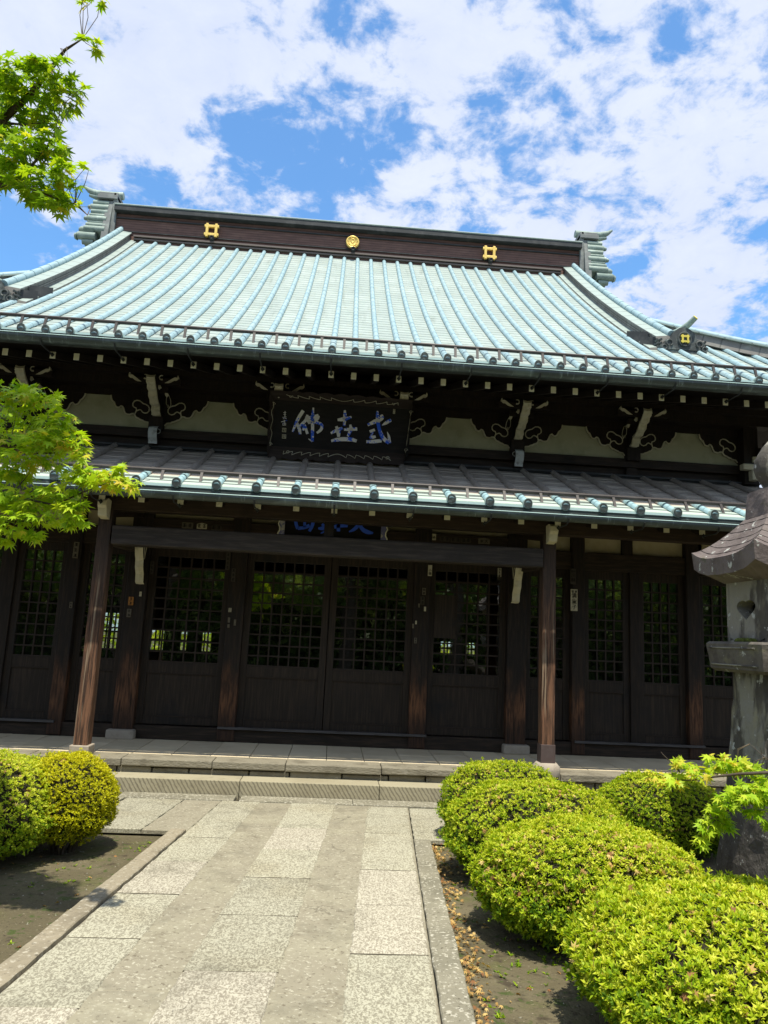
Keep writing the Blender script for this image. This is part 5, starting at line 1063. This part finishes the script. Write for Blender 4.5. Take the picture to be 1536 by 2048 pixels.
# ------------------------------------------------------------------ foliage
def mesh_arr(name,V,F,mats,mi=None,rnd=None,parent=None,loc=(0,0,0),smooth=False):
    """V (n,3) world coordinates; F (m,k) int"""
    V=np.asarray(V,np.float32)-np.asarray(loc,np.float32); F=np.asarray(F,np.int32); k=F.shape[1]
    me=bpy.data.meshes.new(name); me.vertices.add(len(V)); me.vertices.foreach_set('co',V.ravel())
    me.loops.add(F.size); me.loops.foreach_set('vertex_index',F.ravel()); me.polygons.add(len(F))
    me.polygons.foreach_set('loop_start',np.arange(0,F.size,k,dtype=np.int32)); 
    for q in (mats if isinstance(mats,(list,tuple)) else [mats]): me.materials.append(q)
    if mi is not None: me.polygons.foreach_set('material_index',np.asarray(mi,np.int32))
    if smooth: me.polygons.foreach_set('use_smooth',np.ones(len(F),bool))
    me.update(calc_edges=True)
    if rnd is not None:
        a=me.attributes.new('rnd','FLOAT','POINT'); a.data.foreach_set('value',np.asarray(rnd,np.float32))
    o=bpy.data.objects.new(name,me); COL.objects.link(o)
    if parent: o.parent=parent; o.location=Vector(loc)-WL.get(parent,Vector((0,0,0)))
    else: o.location=loc
    WL[o]=Vector(loc); return o
def unit(a): return a/np.maximum(np.linalg.norm(a,axis=-1,keepdims=True),1e-9)
def frame(n):
    r=RNG.normal(size=n.shape); u=unit(np.cross(n,r)); return u,np.cross(n,u)
def leaf_quads(P,D,Nn,Ln,Wd,rnd):
    """pointed leaves: base P, direction D, normal Nn"""
    S=unit(np.cross(D,Nn)); m_=len(P); L_=Ln[:,None]; W_=Wd[:,None]
    v=np.stack([P,P+D*L_*.45+S*W_*.5+Nn*L_*.10,P+D*L_,P+D*L_*.45-S*W_*.5+Nn*L_*.10],1).reshape(-1,3)
    f=np.arange(4*m_).reshape(-1,4); return v,f,np.repeat(rnd,4)
LOB=[(-125,.45),(-102,.28),(-82,.76),(-61,.38),(-42,.93),(-21,.42),(0,1.0),(21,.42),(42,.93),(61,.38),(82,.76),(102,.28),(125,.45),(180,.12)]
def maple_leaves(P,D,Nn,Ln,rnd,lob=LOB,droop=.28):
    S=unit(np.cross(D,Nn)); n=len(P); k=len(lob)
    out=[P+D*(Ln*.06)[:,None]]
    for a,r in lob:
        r2=r*(1+RNG.uniform(-.10,.10,n)); 
        out.append(P+(D*math.cos(R(a))+S*math.sin(R(a)))*(Ln*r2)[:,None]-Nn*(Ln*droop*r*r)[:,None])
    v=np.stack(out,1).reshape(-1,3); base=np.arange(n)[:,None]*(k+1)
    f=[]
    for j in range(k): f.append(np.concatenate([base,base+1+j,base+1+(j+1)%k],1))
    return v,np.stack(f,1).reshape(-1,3),np.repeat(rnd,k+1)
def azalea(cx,cy,rx,ry,z0,z1,name,label,mat,ncl,leafL,ndead=80,seed=0,group='clipped azalea bushes',p=2.3,dark=0.,under=.55):
    global RNG; RNG=np.random.default_rng(100+seed)
    t=thing('azalea_bush',label,'bush',(cx,cy,G(cy)-.04),group)
    zc=z0+(z1-z0)*.42; up=z1-zc; dn=zc-z0
    ph=RNG.uniform(0,6.28,8)
    def surf(d,depth=0.):
        ax=np.abs(d); s=(ax[:,0]**p+ax[:,1]**p+ax[:,2]**p)**(-1/p)
        q=d*s[:,None]
        lump=1+.030*(np.sin(d[:,0]*9+ph[0])*np.sin(d[:,1]*8+ph[1])+np.sin(d[:,2]*11+ph[2]+d[:,0]*5))+.012*np.sin(d[:,0]*23+ph[3])*np.sin(d[:,1]*21+d[:,2]*19+ph[4])
        q=q*(lump-depth)[:,None]
        return np.stack([cx+q[:,0]*rx,cy+q[:,1]*ry,zc+q[:,2]*np.where(q[:,2]>0,up,dn)],1)
    d=unit(RNG.normal(size=(ncl,3))); d=d[(d[:,2]>-under-.35*RNG.random(len(d)))]
    dep=np.abs(RNG.normal(0,.035,len(d)))+RNG.choice([0,.04,.1],len(d),p=[.66,.22,.12])-.012
    # a few shoots stick out of the clipped surface
    dep=np.where(RNG.random(len(d))<.05,-.075*RNG.random(len(d)),dep)
    C=surf(d,dep); nr=unit(d*np.array([1/rx,1/ry,1/max(up,.1)])*np.array([1,1,1.])); ax_=unit(nr*.65+np.array([0,0,.55])+RNG.normal(0,.22,d.shape))
    nl=7; n=len(C)
    u,w=frame(ax_); 
    V=[];F=[];Rr=[];off=0
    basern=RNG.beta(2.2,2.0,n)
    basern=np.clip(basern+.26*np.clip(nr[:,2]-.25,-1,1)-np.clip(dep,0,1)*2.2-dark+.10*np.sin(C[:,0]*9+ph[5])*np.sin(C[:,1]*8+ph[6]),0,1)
    for j in range(nl):
        a=2*math.pi*j/nl+RNG.uniform(-.4,.4,n); el=RNG.uniform(.25,1.0,n)
        if j==0: el=RNG.uniform(1.1,1.5,n)
        rad=u*np.cos(a)[:,None]+w*np.sin(a)[:,None]
        D=unit(rad*np.cos(el)[:,None]+ax_*np.sin(el)[:,None]); Nn=unit(ax_*np.cos(el)[:,None]-rad*np.sin(el)[:,None])
        L_=leafL*RNG.uniform(.65,1.25,n)
        v,f,r_=leaf_quads(C+RNG.normal(0,.003,C.shape),D,Nn,L_,L_*RNG.uniform(.34,.46,n),np.clip(basern+RNG.normal(0,.10,n),0,1))
        V.append(v);F.append(f+off);Rr.append(r_);off+=len(v)
    mesh_arr('foliage',np.concatenate(V),np.concatenate(F),mat,None,np.concatenate(Rr),t,(cx,cy,G(cy)-.04))
    # dry leaves and faded flowers caught in the crown
    dd=unit(RNG.normal(size=(ndead*3,3))+np.array([0,-.5,.5])); dd=dd[dd[:,2]>-.35][:ndead]
    dd[ndead//3:]=unit(dd[ndead//3:]*.0+dd[RNG.integers(0,max(ndead//7,1),len(dd)-ndead//3)]+RNG.normal(0,.11,(len(dd)-ndead//3,3)))
    P=surf(dd,-.012+.02*RNG.random(len(dd))); nn=unit(dd+RNG.normal(0,.5,dd.shape)); u,w=frame(nn)
    v,f,r_=maple_leaves(P,u,nn,leafL*RNG.uniform(.7,1.6,len(P)),RNG.random(len(P)),droop=.5)
    dl=mesh_arr('dry_leaves',v,f,m_dead,None,r_,t,(cx,cy,G(cy)-.04)); dl['kind']='stuff'
    # dark hull closing off the interior, and the stems
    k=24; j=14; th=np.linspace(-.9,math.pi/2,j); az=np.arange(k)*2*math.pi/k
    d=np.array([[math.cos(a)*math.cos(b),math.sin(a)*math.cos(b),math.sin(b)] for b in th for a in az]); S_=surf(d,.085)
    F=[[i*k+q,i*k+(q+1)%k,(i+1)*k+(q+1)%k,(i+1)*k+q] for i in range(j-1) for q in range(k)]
    mesh_arr('solid_core',S_,F,m_core,None,None,t,(cx,cy,G(cy)-.04),True)
    m=MB(); rs=random.Random(seed)
    for q in range(14):
        a=rs.uniform(0,6.28); r_=rs.uniform(.3,.75); b=Vector((cx+.06*math.cos(a),cy+.06*math.sin(a),G(cy)-.08)); e=Vector((cx+rx*r_*math.cos(a),cy+ry*r_*math.sin(a),zc-.0))
        mid=(b+e)/2+Vector((rs.uniform(-.05,.05),rs.uniform(-.05,.05),-.03)); m.tube([b,mid,e],[.013,.009,.005],5)
    m.build('stems',m_bark,t)
    return t
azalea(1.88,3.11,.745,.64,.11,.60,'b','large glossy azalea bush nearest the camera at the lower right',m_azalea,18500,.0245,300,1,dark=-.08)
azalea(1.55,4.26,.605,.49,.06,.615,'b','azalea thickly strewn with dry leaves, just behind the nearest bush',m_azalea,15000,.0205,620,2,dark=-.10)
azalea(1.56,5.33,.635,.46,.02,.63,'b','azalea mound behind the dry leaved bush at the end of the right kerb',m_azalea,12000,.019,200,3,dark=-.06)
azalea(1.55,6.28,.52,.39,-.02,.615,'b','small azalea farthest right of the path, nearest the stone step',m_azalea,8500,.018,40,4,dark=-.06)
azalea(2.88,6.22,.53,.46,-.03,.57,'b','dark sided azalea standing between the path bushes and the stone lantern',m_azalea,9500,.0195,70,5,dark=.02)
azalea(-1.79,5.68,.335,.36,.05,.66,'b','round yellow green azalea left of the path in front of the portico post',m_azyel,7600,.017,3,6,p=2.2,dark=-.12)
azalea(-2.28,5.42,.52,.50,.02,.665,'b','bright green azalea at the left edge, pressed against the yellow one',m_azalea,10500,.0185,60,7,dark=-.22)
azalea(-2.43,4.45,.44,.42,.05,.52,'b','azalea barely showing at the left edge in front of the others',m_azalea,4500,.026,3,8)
rg=np.random.default_rng(9); n=900
Yp=np.concatenate([rg.uniform(2.2,6.6,n//2),rg.uniform(2.6,6.1,n-n//2)]); Xp=np.concatenate([rg.uniform(.95,3.0,n//2),rg.uniform(-3.0,-1.2,n-n//2)])+SH*(Yp-6.2)
Zp=np.array([G(y) for y in Yp])-.045; s_=rg.uniform(.003,.010,n); O6=np.array([(1,0,0),(0,1,0),(-1,0,0),(0,-1,0),(0,0,.7),(0,0,-.7)])
V=(np.stack([Xp,Yp,Zp],1)[:,None,:]+O6[None]*s_[:,None,None]*rg.uniform(.6,1.4,(n,6,1))).reshape(-1,3)
T6=np.array([(0,1,4),(1,2,4),(2,3,4),(3,0,4),(1,0,5),(2,1,5),(3,2,5),(0,3,5)]); F=(np.arange(n)[:,None,None]*6+T6[None]).reshape(-1,3)
o=mesh_arr('pebbles',V,F,m_kerb); o['kind']='stuff'; o['label']='small pebbles and clods scattered on the bare soil beds'
n=420; Yw_=np.concatenate([rg.uniform(3.0,5.2,n-140),rg.uniform(3.4,6.0,140)]); Xw_=np.concatenate([rg.uniform(.98,1.7,n-140),rg.uniform(-2.2,-1.2,140)])+SH*(Yw_-6.2); C_=np.stack([Xw_,Yw_,np.array([G(y) for y in Yw_])-.045],1)
C_=C_[(np.sin(C_[:,0]*7)*np.sin(C_[:,1]*5+1))>.1]; V=[];F=[];Q=[];off=0
for j in range(6):
    D=unit(rg.normal(size=C_.shape)*np.array([1,1,.2])+np.array([0,0,.55])); Nn=unit(np.array([0,0,1.])-D*D[:,2:3]); L_=rg.uniform(.012,.03,len(C_)); v,f,r_=leaf_quads(C_,D,Nn,L_,L_*.35,rg.random(len(C_))*.6); V.append(v);F.append(f+off);Q.append(r_);off+=len(v)
o=mesh_arr('weeds',np.concatenate(V),np.concatenate(F),m_azalea,None,np.concatenate(Q)); o['kind']='stuff'; o['label']='low weeds sprouting from the soil under the bushes'
# leaf litter along the right kerb
RNG=np.random.default_rng(5)
n=520; Y=RNG.uniform(2.2,6.2,n); U=.945+np.abs(RNG.normal(0,.06,n)); P=np.stack([U+SH*(Y-6.2),Y,np.array([G(y) for y in Y])-.037+RNG.uniform(0,.018,n)],1)
n2=260; Y2=RNG.uniform(2,7,n2); P2=np.stack([RNG.uniform(.95,3.2,n2),Y2,np.array([G(y) for y in Y2])-.038],1)
n3=60; Y3=RNG.uniform(3,6,n3); P3=np.stack([RNG.uniform(-2.6,-1.25,n3),Y3,np.array([G(y) for y in Y3])-.038],1)
P=np.concatenate([P,P2,P3]); nn=unit(np.array([0,0,1.])+RNG.normal(0,.35,P.shape)); u,w=frame(nn)
v,f,r_=maple_leaves(P,u,nn,RNG.uniform(.010,.026,len(P)),RNG.random(len(P))*.8,droop=.6)
o=mesh_arr('fallen_leaves',v,f,m_dead,None,r_); o['kind']='stuff'; o['label']='brown dry leaves lying on the soil along the kerb'
# ------------------------------------------------------------------ maples
def maple(name,label,trunk,limbs,pads,mat,leafL,seed,loc,dens=2.):
    """limbs: list of (path, r0, r1); pads: list of (centre, radii, count, droop)"""
    global RNG; RNG=np.random.default_rng(seed); rs=random.Random(seed)
    t=thing('maple_tree',label,'tree',loc)
    m=MB(); m.tube(trunk,[.11-.05*i/(len(trunk)-1) for i in range(len(trunk))],12); m.build('trunk',m_bark,t)
    V=[];F=[];Rr=[];off=0; tw=MB()
    for path,ra_,rb_ in limbs:
        m=MB(); k=len(path); m.tube(path,[ra_+(rb_-ra_)*i/(k-1) for i in range(k)],7); m.build('branch',m_bark,t)
    nodes=[Vector(p) for path,_,_ in limbs for p in path]
    for c,rad,cnt,bias in pads:
        cnt=int(cnt*dens)
        c=np.array(c); rad=np.array(rad); q=RNG.normal(size=(cnt,3)); q=unit(q)*(RNG.random((cnt,1))**.42); P=c+q*rad
        out=unit(q*rad+np.array([0,-.02,-.0])); D=unit(out*np.array([1,1,.2])+RNG.normal(0,.35,P.shape)+np.array([0,0,-.25]))
        Nn=unit(np.array([0,-.25,1.])+RNG.normal(0,.5,P.shape)); Nn=unit(Nn-D*np.sum(Nn*D,1,keepdims=True))
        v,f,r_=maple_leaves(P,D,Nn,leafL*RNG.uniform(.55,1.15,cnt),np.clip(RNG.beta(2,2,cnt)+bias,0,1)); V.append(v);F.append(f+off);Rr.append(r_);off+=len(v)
        near=min(nodes,key=lambda p:(p-Vector(c)).length)
        for j in range(max(2,cnt//34)):
            e=P[rs.randrange(cnt)]; a=Vector(near); e=Vector(e); mid=(a+e)/2+Vector((rs.uniform(-.03,.03),rs.uniform(-.03,.03),.02)); tw.tube([a,mid,e],[.0026,.0018,.001],4,cap=False)
    tw.build('twig',m_twig,t); mesh_arr('foliage',np.concatenate(V),np.concatenate(F),mat,None,np.concatenate(Rr),t,loc)
    return t
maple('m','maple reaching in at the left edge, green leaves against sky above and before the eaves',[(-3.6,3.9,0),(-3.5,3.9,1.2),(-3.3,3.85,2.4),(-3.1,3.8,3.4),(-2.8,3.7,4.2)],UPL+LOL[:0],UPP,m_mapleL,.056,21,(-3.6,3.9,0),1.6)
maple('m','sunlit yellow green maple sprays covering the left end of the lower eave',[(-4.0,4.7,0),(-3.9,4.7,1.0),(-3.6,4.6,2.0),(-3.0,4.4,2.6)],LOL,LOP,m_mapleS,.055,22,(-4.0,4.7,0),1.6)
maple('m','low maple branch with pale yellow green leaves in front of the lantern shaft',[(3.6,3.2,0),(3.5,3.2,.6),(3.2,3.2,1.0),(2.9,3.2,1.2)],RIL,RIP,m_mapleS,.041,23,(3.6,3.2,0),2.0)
# ------------------------------------------------------------------ distant trees and garden behind the photographer (mirrored in the panes)
def tree(x,y,z,h,r,label,seed,mat=m_ever,n=7000,ls=.16,group=None,name='evergreen_tree'):
    rg=np.random.default_rng(seed); t=thing(name,label,'tree',(x,y,z),group)
    m=MB(); m.tube([(x,y,z-.1),(x+.1,y,z+h*.35),(x-.05,y+.1,z+h*.7),(x,y,z+h*.9)],[r*.09,r*.07,r*.045,r*.015],10)
    rs=random.Random(seed); cs=[]
    for i in range(16):
        a=rs.uniform(0,6.28); f=rs.uniform(.25,.95); rr=r*(1.05-f*.75)*rs.uniform(.5,.95); c=Vector((x+rr*math.cos(a),y+rr*math.sin(a),z+h*(.16+.80*f))); cs.append((c,r*rs.uniform(.28,.45)*(1.2-.5*f)))
        m.tube([(x,y,z+h*f*.75),((x+c.x)/2,(y+c.y)/2,(z+h*f*.75+c.z)/2+.1),c],[.05,.035,.012],6)
    m.build('trunk',m_bark,t)
    k=rg.integers(0,len(cs),n); C_=np.array([tuple(c) for c,_ in cs])[k]; rr=np.array([q for _,q in cs])[k]
    q=unit(rg.normal(size=(n,3)))*(rg.random((n,1))**.4); P=C_+q*rr[:,None]*np.array([1,1,.7])
    D=unit(rg.normal(size=(n,3))+np.array([0,0,-.3])); Nn=unit(np.array([0,0,1.])+rg.normal(0,.6,(n,3))); Nn=unit(Nn-D*np.sum(Nn*D,1,keepdims=True))
    L_=ls*rg.uniform(.5,1.2,n)
    v,f,r_=leaf_quads(P,D,Nn,L_,L_*.5,np.clip(rg.beta(2,2,n)+.0,0,1)); mesh_arr('crown',v,f,mat,None,r_,t,(x,y,z)); return t
tree(-13.6,30,0,14.6,2.2,'distant tree top showing above the roof at the left edge',31,n=9000,ls=.35)
for i,(x,y,h,r,mt) in enumerate([(-7.0,-6.5,7.6,2.6,m_ever),(-3.2,-8.0,7.2,2.6,m_garden),(.6,-8.8,7.8,2.8,m_garden),(4.4,-7.2,7.0,2.5,m_ever),(8.2,-8.0,7.8,2.7,m_garden),(12.8,-7,7.4,2.8,m_ever),(-11.5,-8,7.6,2.8,m_garden)]):
    tree(x,y,.2,h,r,'garden tree across the court from the hall, mirrored in the door panes',40+i,mt,11000,.22,'garden trees facing the hall','garden_tree')
# unseen hedge added to block mirrored sky; then sunlit hedge beyond the rear windows
rg=np.random.default_rng(78); n=26000
P=np.stack([rg.uniform(-22,24,n),-11.5+rg.random(n)*1.0,.2+rg.uniform(0,5.2,n)*(1-.12*np.sin(np.arange(n)))],1); D=unit(rg.normal(size=(n,3))); Nn=unit(np.array([0,.6,.7])+rg.normal(0,.5,(n,3))); Nn=unit(Nn-D*np.sum(Nn*D,1,keepdims=True)); L_=.30*rg.uniform(.5,1.2,n)
v,f,r_=leaf_quads(P,D,Nn,L_,L_*.5,rg.beta(2,2,n)); o=mesh_arr('hedge',v,f,m_garden,None,r_,None,(0,-11,.2)); o['label']='tall unseen hedge added across from the hall to block sky mirrored in the panes'; o['category']='hedge'
m=MB(); m.box(-24,26,-12.8,-12.0,.1,5.0); hc=m.build('solid_core',m_core,o);  # solid dark box added behind the hedge to stop sky showing through
m=MB(); rg=np.random.default_rng(77); n=16000
P=np.stack([rg.uniform(-9,10,n),20.5+rg.random(n)*.5,rg.uniform(0,2.4,n)],1); D=unit(rg.normal(size=(n,3))); Nn=unit(np.array([0,-.7,.7])+rg.normal(0,.5,(n,3))); Nn=unit(Nn-D*np.sum(Nn*D,1,keepdims=True)); L_=.16*rg.uniform(.5,1.2,n)
v,f,r_=leaf_quads(P,D,Nn,L_,L_*.5,np.clip(rg.beta(3,2,n)+.2,0,1)); o=mesh_arr('hedge',v,f,m_azalea,None,r_,None,(0,20.7,0)); o['label']='sunlit clipped hedge behind the hall seen through its rear windows'; o['category']='hedge'
for i,(x,y,h,r) in enumerate([(15.5,13,6.5,2.4),(19,19,7.5,2.8),(14.5,24,7.5,2.6),(23,12,7,2.6),(-15,15,6.5,2.5),(-17,22,7.5,2.8)]):
    tree(x,y,-.05,h,r,'broad garden tree standing beside the hall outside the picture',60+i,m_garden,7000,.22,'garden trees beside the hall','garden_tree')
